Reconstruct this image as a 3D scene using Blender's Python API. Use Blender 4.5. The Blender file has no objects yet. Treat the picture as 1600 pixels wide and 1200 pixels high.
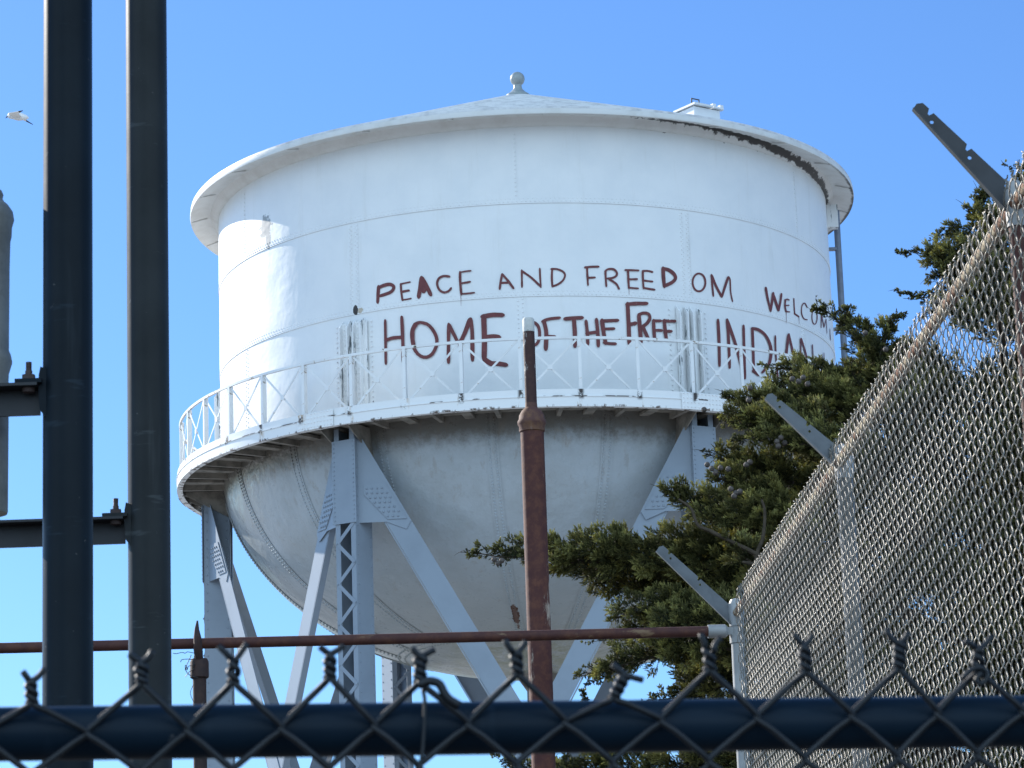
import bpy, math, random
import numpy as np
from mathutils import Vector, Matrix
from mathutils.geometry import tessellate_polygon

SC = bpy.context.scene
COL = SC.collection
RNG = np.random.default_rng(7)
random.seed(7)
rad = math.radians

# ------------------------------------------------------------------ camera
CAM_H = 1.6                                   # eye height over the ground
FPX = 5000.0                                  # focal length in pixels of the 1600 px wide photo
C_R = np.array([0.9994, 0.01285, -0.0323]); C_U = np.array([0.03441, -0.23299, 0.97187]); C_F = np.array([-0.00496, 0.9724, 0.23329])
C_R /= np.linalg.norm(C_R); C_F -= C_R * (C_F @ C_R); C_F /= np.linalg.norm(C_F); C_U = np.cross(C_R, C_F)
cd = bpy.data.cameras.new("Camera"); cam = bpy.data.objects.new("Camera", cd); COL.objects.link(cam)
cam.matrix_world = Matrix(((C_R[0], C_U[0], -C_F[0], 0), (C_R[1], C_U[1], -C_F[1], 0), (C_R[2], C_U[2], -C_F[2], CAM_H), (0, 0, 0, 1)))
cd.sensor_width = 36; cd.lens = FPX / 1600 * 36
cd.clip_start = 0.05; cd.clip_end = 6000
cd.dof.use_dof = True; cd.dof.focus_distance = 40; cd.dof.aperture_fstop = 34
SC.camera = cam

# ------------------------------------------------------------------ light
SUN_EL, SUN_AZ = 27.5, -46.0                  # degrees; azimuth from +Y towards +X
w = bpy.data.worlds.new("World"); SC.world = w; w.use_nodes = True
wn = w.node_tree.nodes; wl = w.node_tree.links
sky = wn.new("ShaderNodeTexSky"); sky.sky_type = 'NISHITA'; sky.sun_disc = False
sky.sun_elevation = rad(SUN_EL); sky.sun_rotation = rad(SUN_AZ)
sky.altitude = 0; sky.air_density = 1.0; sky.dust_density = 0.3; sky.ozone_density = 3.0
def wmath(op, a, b=0.0, clamp=False):
    n = wn.new("ShaderNodeMath"); n.operation = op; n.use_clamp = clamp
    for i, v in ((0, a), (1, b)):
        if hasattr(v, "links"): wl.new(v, n.inputs[i])
        else: n.inputs[i].default_value = v
    return n.outputs[0]
tint = wn.new("ShaderNodeMix"); tint.data_type = 'RGBA'; tint.blend_type = 'MULTIPLY'; tint.inputs[0].default_value = 1.0
wl.new(sky.outputs[0], tint.inputs[6]); tint.inputs[7].default_value = (0.45, 0.65, 0.92, 1)      # the clear, deep blue of the photo's sky
# added bank of unseen bright cloud behind the viewer, lifting the shaded tank face
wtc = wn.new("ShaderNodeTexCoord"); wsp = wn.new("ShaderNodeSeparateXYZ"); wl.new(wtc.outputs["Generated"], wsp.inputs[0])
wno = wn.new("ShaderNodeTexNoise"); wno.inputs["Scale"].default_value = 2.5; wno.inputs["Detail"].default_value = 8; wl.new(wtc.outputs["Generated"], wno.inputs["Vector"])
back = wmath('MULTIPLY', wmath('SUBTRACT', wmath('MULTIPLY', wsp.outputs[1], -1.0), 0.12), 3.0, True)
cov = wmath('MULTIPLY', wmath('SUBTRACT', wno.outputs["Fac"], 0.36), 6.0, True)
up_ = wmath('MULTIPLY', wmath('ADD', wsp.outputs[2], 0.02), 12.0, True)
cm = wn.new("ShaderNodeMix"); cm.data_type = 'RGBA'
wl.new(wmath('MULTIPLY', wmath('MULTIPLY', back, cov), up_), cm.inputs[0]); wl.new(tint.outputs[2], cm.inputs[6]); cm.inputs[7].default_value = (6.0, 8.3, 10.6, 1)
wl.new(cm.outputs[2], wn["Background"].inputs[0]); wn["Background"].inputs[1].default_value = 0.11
sd = bpy.data.lights.new("Sun", 'SUN'); sd.energy = 4.0; sd.angle = rad(0.5); sd.color = (1.0, 0.94, 0.85)
so = bpy.data.objects.new("Sun", sd); COL.objects.link(so)
sdir = Vector((math.sin(rad(SUN_AZ)) * math.cos(rad(SUN_EL)), math.cos(rad(SUN_AZ)) * math.cos(rad(SUN_EL)), math.sin(rad(SUN_EL))))
so.rotation_euler = sdir.to_track_quat('Z', 'Y').to_euler(); so.location = (-30, 30, 40)
SC.view_settings.view_transform = 'Standard'; SC.view_settings.look = 'None'
SC.view_settings.exposure = 0.85; SC.view_settings.gamma = 1

# ------------------------------------------------------------------ helpers
def ray(x, y):
    return C_R * ((x - 800) / FPX) - C_U * ((y - 600) / FPX) + C_F
def at(x, y, Y):                              # point in the world seen at photo pixel x, y at distance Y ahead
    d = ray(x, y); p = d * (Y / d[1]); return np.array([p[0], p[1], p[2] + CAM_H])

class MB:
    def __init__(s): s.v = []; s.n = 0; s.loops = []; s.cnt = []; s.attr = []
    def add(s, verts, faces, rnd=None):
        verts = np.asarray(verts, float).reshape(-1, 3)
        if isinstance(faces, np.ndarray):
            s.loops.append((faces + s.n).ravel()); s.cnt.append(np.full(len(faces), faces.shape[1]))
        else:
            for f in faces: s.loops.append(np.array(f) + s.n); s.cnt.append(np.array([len(f)]))
        s.attr.append(np.zeros(len(verts)) if rnd is None else np.broadcast_to(rnd, (len(verts),)))
        s.v.append(verts); s.n += len(verts)
    def box(s, c, size, M=None):
        c = np.array(c, float); h = np.array(size, float) / 2
        p = np.array([[x, y, z] for x in (-1, 1) for y in (-1, 1) for z in (-1, 1)]) * h
        if M is not None: p = p @ np.array(M).T
        s.add(p + c, [(0, 1, 3, 2), (4, 6, 7, 5), (0, 4, 5, 1), (2, 3, 7, 6), (0, 2, 6, 4), (1, 5, 7, 3)])
    def bar(s, a, b, wid, thk, nrm):          # flat bar from a to b, width across, thickness along nrm
        a = np.array(a, float); b = np.array(b, float); d = b - a; L = np.linalg.norm(d); d /= L
        nrm = np.array(nrm, float); nrm -= d * (nrm @ d); nrm /= np.linalg.norm(nrm); u = np.cross(d, nrm)
        s.box((a + b) / 2, (L, wid, thk), np.stack([d, u, nrm], 1))
    def tube(s, pts, r, sides=10, caps=True, rnd=None):
        p = np.asarray(pts, float); n = len(p); r = np.broadcast_to(np.asarray(r, float), (n,))
        t = np.gradient(p, axis=0); t /= np.linalg.norm(t, axis=1)[:, None] + 1e-12
        u = np.cross(t[0], [0, 0, 1.0])
        if np.linalg.norm(u) < 0.05: u = np.cross(t[0], [1.0, 0, 0])
        U = np.zeros_like(p)
        for i in range(n):
            u = u - t[i] * (u @ t[i]); u /= np.linalg.norm(u); U[i] = u
        W = np.cross(t, U); a = np.arange(sides) * 2 * np.pi / sides
        v = p[:, None] + r[:, None, None] * (np.cos(a)[None, :, None] * U[:, None] + np.sin(a)[None, :, None] * W[:, None])
        i = np.arange(n - 1)[:, None] * sides; j = np.arange(sides)[None]; k = (j + 1) % sides
        f = np.stack([i + j, i + k, i + sides + k, i + sides + j], -1).reshape(-1, 4)
        s.add(v.reshape(-1, 3), f, rnd)
        if caps:
            s.loops.append(s.n - n * sides + np.arange(sides)[::-1]); s.cnt.append(np.array([sides]))
            s.loops.append(s.n - sides + np.arange(sides)); s.cnt.append(np.array([sides]))
    def lathe(s, prof, segs=64, c=(0, 0, 0), a0=0, a1=360):
        pr = np.asarray(prof, float); n = len(pr); full = abs(a1 - a0 - 360) < 1e-6
        m = segs if full else segs + 1
        a = np.radians(a0 + (a1 - a0) * np.arange(m) / segs)
        v = np.stack([pr[:, 0][:, None] * np.sin(a), -pr[:, 0][:, None] * np.cos(a), pr[:, 1][:, None] + 0 * a], -1) + np.array(c)
        i = np.arange(n - 1)[:, None] * m; j = np.arange(segs)[None]; k = (j + 1) % m
        s.add(v.reshape(-1, 3), np.stack([i + j, i + k, i + m + k, i + m + j], -1).reshape(-1, 4))
    def plate(s, loops, O, U, V, thk):        # flat outline (with optional holes) extruded along U x V
        O = np.array(O, float); U = np.array(U, float); V = np.array(V, float); N = np.cross(U, V); N /= np.linalg.norm(N)
        flat = [p for l in loops for p in l]; base = np.array([O + U * p[0] + V * p[1] for p in flat]); n = len(flat)
        tri = tessellate_polygon([[Vector((p[0], p[1], 0)) for p in l] for l in loops])
        f = [tuple(t) for t in tri] + [tuple(i + n for i in t[::-1]) for t in tri]; k = 0
        for l in loops:
            m = len(l)
            for i in range(m): f.append((k + i, k + (i + 1) % m, k + (i + 1) % m + n, k + i + n))
            k += m
        s.add(np.concatenate([base - N * thk / 2, base + N * thk / 2]), f)
    def rivets(s, P, N, r=0.015, h=0.009):
        P = np.asarray(P, float).reshape(-1, 3); N = np.asarray(N, float).reshape(-1, 3); N = N / np.linalg.norm(N, axis=1)[:, None]
        ref = np.where(np.abs(N[:, 2:3]) > 0.9, np.array([[1.0, 0, 0]]), np.array([[0, 0, 1.0]]))
        U = np.cross(N, ref); U /= np.linalg.norm(U, axis=1)[:, None]; W = np.cross(N, U)
        a = np.arange(6) * np.pi / 3; ca, sa = np.cos(a), np.sin(a)
        ring = ca[None, :, None] * U[:, None] + sa[None, :, None] * W[:, None]
        v = np.concatenate([P[:, None] + ring * r - N[:, None] * 0.002, P[:, None] + ring * r * 0.62 + N[:, None] * h], 1)
        m = len(P); o = (np.arange(m) * 12)[:, None]
        j = np.arange(6); k = (j + 1) % 6
        q = np.stack([j, k, k + 6, j + 6], -1)
        s.add(v.reshape(-1, 3), (o[:, :, None] + q[None]).reshape(-1, 4))
        s.loops.append((s.n - m * 12 + o + np.arange(6, 12)[None]).ravel()); s.cnt.append(np.full(m, 6))
    def build(s, name, mat, parent=None, smooth=True, attr=False, angle=35):
        me = bpy.data.meshes.new(name); V = np.concatenate(s.v)
        L = np.concatenate(s.loops).astype(np.int32); c = np.concatenate(s.cnt).astype(np.int32)
        me.vertices.add(len(V)); me.vertices.foreach_set("co", V.ravel().astype(np.float32))
        me.loops.add(len(L)); me.loops.foreach_set("vertex_index", L)
        me.polygons.add(len(c)); me.polygons.foreach_set("loop_start", np.concatenate([[0], np.cumsum(c)[:-1]]).astype(np.int32))
        me.update(calc_edges=True)
        if attr:
            at_ = me.attributes.new("rnd", 'FLOAT', 'POINT'); at_.data.foreach_set("value", np.concatenate(s.attr).astype(np.float32))
        me.polygons.foreach_set("use_smooth", np.full(len(c), bool(smooth)))
        if smooth and angle: me.set_sharp_from_angle(angle=rad(angle))
        me.materials.append(mat)
        o = bpy.data.objects.new(name, me); COL.objects.link(o)
        if parent is not None: o.parent = parent
        return o

def tag(o, label, cat, group=None, kind=None):
    if label: o["label"] = label
    if cat: o["category"] = cat
    if group: o["group"] = group
    if kind: o["kind"] = kind
    return o
def thing(name, loc, label, cat, group=None):
    o = bpy.data.objects.new(name, None); COL.objects.link(o); o.location = loc; o.empty_display_size = 0.3
    return tag(o, label, cat, group)
def copy_tree(o, parent):
    c = o.copy(); COL.objects.link(c); c.parent = parent
    for ch in o.children: copy_tree(ch, c)
    return c
def smooth_path(P, n):
    P = np.asarray(P, float); m = len(P)
    if m < 3:
        t = np.linspace(0, 1, n)[:, None]; return P[0] * (1 - t) + P[-1] * t
    Q = np.concatenate([[2 * P[0] - P[1]], P, [2 * P[-1] - P[-2]]]); out = []
    for u in np.linspace(0, m - 1 - 1e-9, n):
        i = int(u); t = u - i; a, b, c, d = Q[i:i + 4]
        out.append(0.5 * (2 * b + (c - a) * t + (2 * a - 5 * b + 4 * c - d) * t * t + (3 * b - a - 3 * c + d) * t ** 3))
    return np.array(out)

# ------------------------------------------------------------------ materials
class Sh:
    def __init__(s, name):
        s.m = bpy.data.materials.new(name); s.m.use_nodes = True; s.t = s.m.node_tree
        s.b = s.t.nodes["Principled BSDF"]; s.tc = s.t.nodes.new("ShaderNodeTexCoord").outputs["Object"]
    def put(s, inp, v):
        if hasattr(v, "links"): s.t.links.new(v, inp)
        elif isinstance(v, (tuple, list)) and len(v) == 3 and inp.type == 'RGBA': inp.default_value = (*v, 1)
        else: inp.default_value = v
    def coord(s, scale):
        n = s.t.nodes.new("ShaderNodeMapping"); s.t.links.new(s.tc, n.inputs[0]); n.inputs["Scale"].default_value = scale; return n.outputs[0]
    def noise(s, scale, detail=4, rough=0.6, stretch=None, vec=None):
        n = s.t.nodes.new("ShaderNodeTexNoise"); n.inputs["Scale"].default_value = scale; n.inputs["Detail"].default_value = detail; n.inputs["Roughness"].default_value = rough
        s.t.links.new(vec if vec is not None else (s.coord(stretch) if stretch else s.tc), n.inputs["Vector"]); return n.outputs["Fac"]
    def math(s, op, a, b=0.0, c=0.0, clamp=False):
        n = s.t.nodes.new("ShaderNodeMath"); n.operation = op; n.use_clamp = clamp
        s.put(n.inputs[0], a); s.put(n.inputs[1], b); s.put(n.inputs[2], c); return n.outputs[0]
    def step(s, x, a, b):
        n = s.t.nodes.new("ShaderNodeMapRange"); n.interpolation_type = 'SMOOTHSTEP'
        s.put(n.inputs[0], x); n.inputs[1].default_value = min(a, b); n.inputs[2].default_value = max(a, b)
        if a > b: n.inputs[3].default_value = 1; n.inputs[4].default_value = 0
        return n.outputs[0]
    def mix(s, f, a, b):
        n = s.t.nodes.new("ShaderNodeMix"); n.data_type = 'RGBA'; s.put(n.inputs[0], f); s.put(n.inputs[6], a); s.put(n.inputs[7], b); return n.outputs[2]
    def xyz(s):
        n = s.t.nodes.new("ShaderNodeSeparateXYZ"); s.t.links.new(s.tc, n.inputs[0]); return n.outputs
    def attr(s, name):
        n = s.t.nodes.new("ShaderNodeAttribute"); n.attribute_name = name; return n.outputs["Fac"]
    def done(s, color, rough=0.5, metal=0.0, bump=None, strength=0.3, dist=0.01, spec=0.5):
        s.put(s.b.inputs["Base Color"], color); s.put(s.b.inputs["Roughness"], rough); s.put(s.b.inputs["Metallic"], metal)
        s.b.inputs["Specular IOR Level"].default_value = spec
        if bump is not None:
            n = s.t.nodes.new("ShaderNodeBump"); n.inputs["Strength"].default_value = strength; n.inputs["Distance"].default_value = dist
            s.t.links.new(bump, n.inputs["Height"]); s.t.links.new(n.outputs[0], s.b.inputs["Normal"])
        return s.m

WHITE = (0.80, 0.80, 0.79); RUST = (0.10, 0.035, 0.015); DARK = (0.025, 0.022, 0.02)
def azimuth(s):
    x, y, z = s.xyz(); return s.math('ARCTAN2', x, s.math('MULTIPLY', y, -1.0)), z
def mul(s, *a):
    r = a[0]
    for b in a[1:]: r = s.math('MULTIPLY', r, b)
    return r

ZT = 4.6                                      # tower heights below are over the eye; its base is 3 m under the near ground
def mat_shell():
    s = Sh("white_tank_paint"); az, z = azimuth(s)
    c = s.mix(s.step(s.noise(1.2, 5), 0.35, 0.75), WHITE, (0.74, 0.75, 0.75))
    c = s.mix(s.math('MULTIPLY', s.step(s.noise(2.2, 6, 0.7, (2.5, 2.5, 0.25)), 0.52, 0.8), 0.3), c, (0.60, 0.58, 0.53))
    n = s.noise(9, 6, 0.75); n2 = s.noise(1.3, 3)
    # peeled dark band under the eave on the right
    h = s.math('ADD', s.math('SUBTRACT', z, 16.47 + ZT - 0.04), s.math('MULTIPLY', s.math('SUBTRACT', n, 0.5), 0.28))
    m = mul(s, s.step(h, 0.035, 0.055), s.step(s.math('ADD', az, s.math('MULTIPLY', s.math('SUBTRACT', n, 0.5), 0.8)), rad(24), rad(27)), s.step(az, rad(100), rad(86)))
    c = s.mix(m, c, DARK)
    # speckles on the far right edge of the wall
    sp = mul(s, s.step(s.noise(22, 3, 0.6), 0.66, 0.68), s.step(az, rad(66), rad(84)))
    c = s.mix(sp, c, (0.12, 0.11, 0.10))
    # bare grey patch on the sunlit side
    def spot(azd, zz, ra, rz, col, c, wob=0.9):
        dx = s.math('DIVIDE', s.math('SUBTRACT', az, rad(azd)), ra / 5.5); dz = s.math('DIVIDE', s.math('SUBTRACT', z, zz + ZT), rz)
        d = s.math('SQRT', s.math('ADD', s.math('MULTIPLY', dx, dx), s.math('MULTIPLY', dz, dz)))
        d = s.math('ADD', d, s.math('MULTIPLY', s.math('SUBTRACT', n, 0.5), wob * 3))
        return s.mix(s.step(d, 1.0, 0.92), c, col)
    c = spot(-53.0, 15.52, 0.17, 0.2, (0.30, 0.31, 0.30), c)
    c = spot(-52.0, 15.28, 0.08, 0.16, (0.33, 0.34, 0.33), c)
    c = spot(-30.6, 13.62, 0.05, 0.09, (0.03, 0.02, 0.015), c, 0.4)
    c = spot(-29.6, 13.6, 0.05, 0.05, (0.5, 0.42, 0.32), c, 0.8)
    return s.done(c, s.math('ADD', 0.34, s.math('MULTIPLY', n2, 0.18)), 0, s.noise(1.6, 3), 0.28, 0.05)
def mat_stiff():
    s = Sh("peeling_stiffener_paint"); n = s.noise(11, 6, 0.7, (1, 1, 0.10))
    return s.done(s.mix(s.step(n, 0.565, 0.59), WHITE, (0.13, 0.15, 0.16)), 0.55)
def mat_white(name, rust=0.70, scale=9, base=WHITE):
    s = Sh(name); n = s.noise(scale, 6, 0.75); big = s.noise(1.5, 4)
    c = s.mix(s.step(big, 0.35, 0.8), base, tuple(x * 0.86 for x in base))
    c = s.mix(s.step(n, rust - 0.06, rust), c, (0.50, 0.40, 0.30))
    c = s.mix(s.step(n, rust - 0.01, rust + 0.015), c, (0.045, 0.025, 0.018))
    return s.done(c, 0.42)
def mat_fascia():
    s = Sh("fascia_paint"); az, z = azimuth(s)
    u = s.math('MULTIPLY', s.math('ADD', az, rad(27.4) + math.tau), 41 / math.tau)
    f = s.math('ABSOLUTE', s.math('SUBTRACT', s.math('FRACT', u), 0.5))           # 0.5 at a railing post
    n = s.noise(7, 6, 0.75); st = s.noise(6, 5, 0.7, (1, 1, 0.25))
    near = s.step(f, 0.36, 0.47)
    streak = mul(s, near, s.step(st, 0.52, 0.62))
    c = s.mix(s.math('MULTIPLY', streak, 0.75), WHITE, (0.47, 0.32, 0.18))
    c = s.mix(mul(s, s.step(f, 0.43, 0.485), s.step(z, 11.61 + ZT, 11.68 + ZT), s.step(n, 0.46, 0.52)), c, (0.03, 0.018, 0.014))
    edge = s.step(s.math('ADD', z, s.math('MULTIPLY', n, 0.09)), 11.60 + ZT, 11.575 + ZT)
    c = s.mix(s.math('MULTIPLY', edge, s.step(st, 0.5, 0.6)), c, (0.10, 0.06, 0.04))
    line = s.math('ABSOLUTE', s.math('SUBTRACT', z, 11.685 + ZT))
    c = s.mix(mul(s, s.step(line, 0.015, 0.006), s.step(s.noise(3, 3), 0.55, 0.6)), c, (0.05, 0.03, 0.025))
    return s.done(c, 0.45)
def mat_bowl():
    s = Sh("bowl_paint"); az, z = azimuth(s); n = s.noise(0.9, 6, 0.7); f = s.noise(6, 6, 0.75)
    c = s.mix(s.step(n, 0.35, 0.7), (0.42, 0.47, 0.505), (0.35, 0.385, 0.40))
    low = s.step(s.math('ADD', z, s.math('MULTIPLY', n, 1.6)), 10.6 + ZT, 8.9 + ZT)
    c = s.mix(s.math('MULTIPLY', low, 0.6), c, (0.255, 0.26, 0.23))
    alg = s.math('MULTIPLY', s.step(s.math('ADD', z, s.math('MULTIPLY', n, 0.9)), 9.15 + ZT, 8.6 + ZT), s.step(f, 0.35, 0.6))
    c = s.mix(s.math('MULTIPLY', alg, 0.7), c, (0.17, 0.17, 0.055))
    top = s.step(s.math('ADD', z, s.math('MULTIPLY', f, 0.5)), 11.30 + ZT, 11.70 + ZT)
    c = s.mix(s.math('MULTIPLY', top, 0.9), c, (0.10, 0.085, 0.065))  # walkway dirt, made darker to carry the balcony's shade as well
    c = s.mix(s.math('MULTIPLY', s.step(s.noise(3.5, 6, 0.75, (1, 1, 0.3)), 0.58, 0.72), 0.4), c, (0.25, 0.20, 0.14))
    run = mul(s, s.step(s.noise(5.5, 6, 0.7, (1, 1, 0.12)), 0.56, 0.66), s.step(s.math('ADD', z, s.math('MULTIPLY', n, 1.2)), 10.3 + ZT, 11.6 + ZT))
    c = s.mix(s.math('MULTIPLY', run, 0.25), c, (0.20, 0.14, 0.09))
    # rust hole close to the lowest course
    dx = s.math('DIVIDE', s.math('SUBTRACT', az, rad(-6.5)), 0.065 / 3.2); dz = s.math('DIVIDE', s.math('SUBTRACT', z, 8.72 + ZT), 0.15)
    d = s.math('ADD', s.math('SQRT', s.math('ADD', s.math('MULTIPLY', dx, dx), s.math('MULTIPLY', dz, dz))), s.math('MULTIPLY', s.math('SUBTRACT', f, 0.5), 2.4))
    c = s.mix(s.step(d, 1.0, 0.8), c, (0.08, 0.03, 0.015))
    wr = s.math('ADD', s.math('MULTIPLY', s.noise(1.7, 4, 0.6), 1.0), mul(s, s.step(az, rad(-36), rad(-50)), s.step(z, 10.9 + ZT, 11.5 + ZT), s.noise(9, 3), 0.5))
    return s.done(c, s.math('ADD', 0.20, s.math('MULTIPLY', f, 0.18)), 0, wr, 0.55, 0.08)
def mat_rust(name, base=(0.115, 0.042, 0.028), pale=(0.45, 0.36, 0.28), amount=0.62, stretch=(1, 1, 0.35), scale=7, mid=(0.19, 0.09, 0.04)):
    s = Sh(name); n = s.noise(scale, 7, 0.75, stretch); m = s.noise(scale * 3, 5, 0.7)
    c = s.mix(s.step(m, 0.4, 0.7), base, mid)
    c = s.mix(s.step(n, amount - 0.04, amount + 0.03), c, pale)
    return s.done(c, 0.75, 0, m, 0.4, 0.004)
def mat_simple(name, col, rough=0.5, metal=0.0, var=0.25, scale=8, spec=0.5, bump=0.0):
    s = Sh(name); n = s.noise(scale, 5, 0.65); d = tuple(x * (1 - var) for x in col)
    return s.done(s.mix(s.step(n, 0.35, 0.7), col, d), s.math('ADD', rough - 0.06, s.math('MULTIPLY', n, 0.12)), metal, n if bump else None, bump, 0.004, spec)
def mat_dark_post(name, col):
    s = Sh(name); n = s.noise(14, 6, 0.7); b = s.noise(3, 4); sc = s.noise(9, 4, 0.6, (0.4, 1, 3))
    c = s.mix(s.step(b, 0.3, 0.7), col, tuple(x * 1.5 for x in col))
    c = s.mix(s.math('MULTIPLY', s.step(sc, 0.62, 0.70), 0.7), c, tuple(x * 3 for x in col))
    ch = s.noise(45, 3, 0.6); c = s.mix(mul(s, s.step(ch, 0.70, 0.73), s.step(b, 0.45, 0.6)), c, (0.10, 0.10, 0.10))
    dr = s.noise(16, 4, 0.6, (1, 1, 0.06)); c = s.mix(s.math('MULTIPLY', s.step(dr, 0.60, 0.72), 0.5), c, tuple(0.012 + x * 2.2 for x in col))
    return s.done(c, s.math('ADD', 0.30, s.math('MULTIPLY', n, 0.16)), 0, n, 0.15, 0.0015, 0.10)
def mat_foliage():
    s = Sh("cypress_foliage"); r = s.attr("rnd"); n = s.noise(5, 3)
    c = s.mix(s.math('POWER', r, 1.6), (0.030, 0.037, 0.013), (0.78, 0.72, 0.25))  # new growth paler; inner shade and sunlit tips put into the colour too
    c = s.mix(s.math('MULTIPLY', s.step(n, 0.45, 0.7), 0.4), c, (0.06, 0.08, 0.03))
    c = s.mix(s.step(r, 0.992, 0.996), c, (0.22, 0.09, 0.025))
    m = s.done(c, 0.5, spec=0.3)
    tr = s.t.nodes.new("ShaderNodeBsdfTranslucent"); s.t.links.new(c, tr.inputs[0])
    mx = s.t.nodes.new("ShaderNodeMixShader"); mx.inputs[0].default_value = 0.5
    s.t.links.new(s.b.outputs[0], mx.inputs[1]); s.t.links.new(tr.outputs[0], mx.inputs[2])
    s.t.links.new(mx.outputs[0], s.t.nodes["Material Output"].inputs[0]); return m
def mat_ground():
    s = Sh("pale_ground"); a = s.noise(0.15, 6); b = s.noise(3, 6, 0.7)
    c = s.mix(s.step(a, 0.4, 0.6), (0.33, 0.33, 0.32), (0.26, 0.26, 0.25))
    x, y, z = s.xyz(); c = s.mix(s.math('MULTIPLY', s.step(b, 0.5, 0.7), 0.5), c, (0.20, 0.19, 0.15))
    c = s.mix(s.step(s.math('ADD', y, s.math('MULTIPLY', a, 4.0)), 24, 22), c, (0.045, 0.045, 0.046))     # unseen dark asphalt added on the near side to cut bounce light
    return s.done(c, 0.9, 0, b, 0.4, 0.03)
def mat_roof():
    s = Sh("roof_paint"); n = s.noise(5, 5)
    return s.done(s.mix(s.step(n, 0.4, 0.7), (0.70, 0.70, 0.70), (0.50, 0.50, 0.51)), 0.5)
def mat_galv(name, v=0.5):
    s = Sh(name); n = s.noise(18, 4); v = 0.28
    return s.done(s.mix(s.step(n, 0.35, 0.7), (v * 1.04, v * 0.94, v * 0.78), (v * 0.78, v * 0.70, v * 0.58)), 0.45, 0.15, None)
def mat_paintline():
    s = Sh("maroon_lettering"); n = s.noise(9, 5, 0.7)
    f = s.noise(26, 5, 0.75, (1, 1, 0.4)); c = s.mix(s.step(n, 0.4, 0.75), (0.155, 0.032, 0.031), (0.105, 0.020, 0.023))
    c = s.mix(s.math('MULTIPLY', s.step(f, 0.56, 0.70), 0.45), c, (0.30, 0.14, 0.13)); c = s.mix(s.step(f, 0.70, 0.73), c, (0.66, 0.58, 0.57))
    return s.done(c, 0.6)
M_SHELL = mat_shell(); M_STIFF = mat_stiff(); M_WHITE = mat_white("white_steel_paint", 0.74); M_RAIL = mat_white("chipped_rail_paint", 0.645, 7)
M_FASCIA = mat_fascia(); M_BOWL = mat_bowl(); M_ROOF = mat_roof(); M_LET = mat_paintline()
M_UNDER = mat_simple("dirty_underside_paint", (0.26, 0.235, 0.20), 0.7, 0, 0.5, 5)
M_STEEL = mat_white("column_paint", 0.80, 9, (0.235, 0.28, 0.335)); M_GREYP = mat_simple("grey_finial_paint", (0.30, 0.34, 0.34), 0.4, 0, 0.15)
M_RUST = mat_rust("rust_pipe", (0.070, 0.017, 0.012), (0.42, 0.33, 0.25), 0.63, (1, 1, 0.3), 7, (0.125, 0.04, 0.02)); M_RUSTRAIL = mat_rust("rusty_rail", (0.060, 0.017, 0.013), (0.20, 0.12, 0.065), 0.60, (0.35, 1, 1), 6, (0.10, 0.034, 0.018))
M_FRAIL = mat_rust("flaking_fence_pipe", (0.20, 0.085, 0.042), (0.48, 0.40, 0.27), 0.50, None, 9, (0.24, 0.115, 0.055))
M_GALV = mat_galv("galvanised_wire", 0.50); M_POST = mat_simple("pale_fence_post", (0.36, 0.355, 0.345), 0.5, 0.1, 0.25, 9)
M_POSTD = mat_simple("grey_fence_post", (0.10, 0.098, 0.094), 0.4, 0.0, 0.25, 9)
M_ARM = mat_simple("galvanised_arm", (0.13, 0.14, 0.15), 0.45, 0.2, 0.25, 12); M_ARMD = mat_simple("dark_arm", (0.035, 0.037, 0.042), 0.5, 0.1, 0.3, 12)
M_PA = mat_dark_post("dark_navy_post", (0.0065, 0.0105, 0.0145)); M_PB = mat_dark_post("dark_slate_post", (0.021, 0.0235, 0.0245))
M_BAR = mat_simple("black_steel_bar", (0.014, 0.015, 0.018), 0.5, 0, 0.3); M_BOLT = mat_simple("rusty_bolt", (0.07, 0.045, 0.04), 0.6, 0.3, 0.4, 40)
M_FITTING = mat_simple("weathered_grey_pipe", (0.26, 0.255, 0.23), 0.55, 0.1, 0.35, 12)
M_BLUE = mat_dark_post("blue_fence_rail", (0.0055, 0.0130, 0.0225)); M_VINYL = mat_simple("coated_wire", (0.004, 0.0065, 0.010), 0.55, 0, 0.3, 60)
M_FOL = mat_foliage(); M_BARK = mat_simple("cypress_bark", (0.085, 0.065, 0.045), 0.9, 0, 0.45, 20, 0.2, 0.6); M_CONE = mat_simple("cypress_cone", (0.12, 0.095, 0.08), 0.7, 0, 0.4, 60)
M_GROUND = mat_ground()

# ------------------------------------------------------------------ ground
gx = np.concatenate([-np.geomspace(2500, 60, 12), np.linspace(-40, 40, 17), np.geomspace(60, 2500, 12)])
gy = np.concatenate([-np.geomspace(2500, 40, 10), np.linspace(-20, 110, 40), np.geomspace(130, 2500, 12)])
GX, GY = np.meshgrid(gx, gy)
def ground_z(x, y):
    t = np.clip((np.asarray(y, float) - 18) / 26, 0, 1); return -3.0 * t * t * (3 - 2 * t)
mb = MB(); n0, n1 = len(gy), len(gx); i = np.arange(n0 - 1)[:, None] * n1; j = np.arange(n1 - 1)[None]
mb.add(np.stack([GX, GY, ground_z(GX, GY)], -1).reshape(-1, 3), np.stack([i + j, i + j + 1, i + j + n1 + 1, i + j + n1], -1).reshape(-1, 4))
tag(mb.build("ground", M_GROUND), None, None, None, "structure")

# ------------------------------------------------------------------ water tower
D = 55.8894; R = 5.5
Z1, Z2, Z3, ZE = 15.128 + ZT, 13.544 + ZT, 11.96 + ZT, 16.507 + ZT
ZB = 11.515 + ZT
def pol(r, az, z): a = np.radians(az); return np.stack(np.broadcast_arrays(r * np.sin(a), -r * np.cos(a), z), -1)
COLAZ = [-31.2 + 60 * k for k in range(6)]
tower = thing("water_tower", (0, D, -3.0), "huge white riveted steel water tower on lattice legs with red painted words", "water tower")

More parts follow.
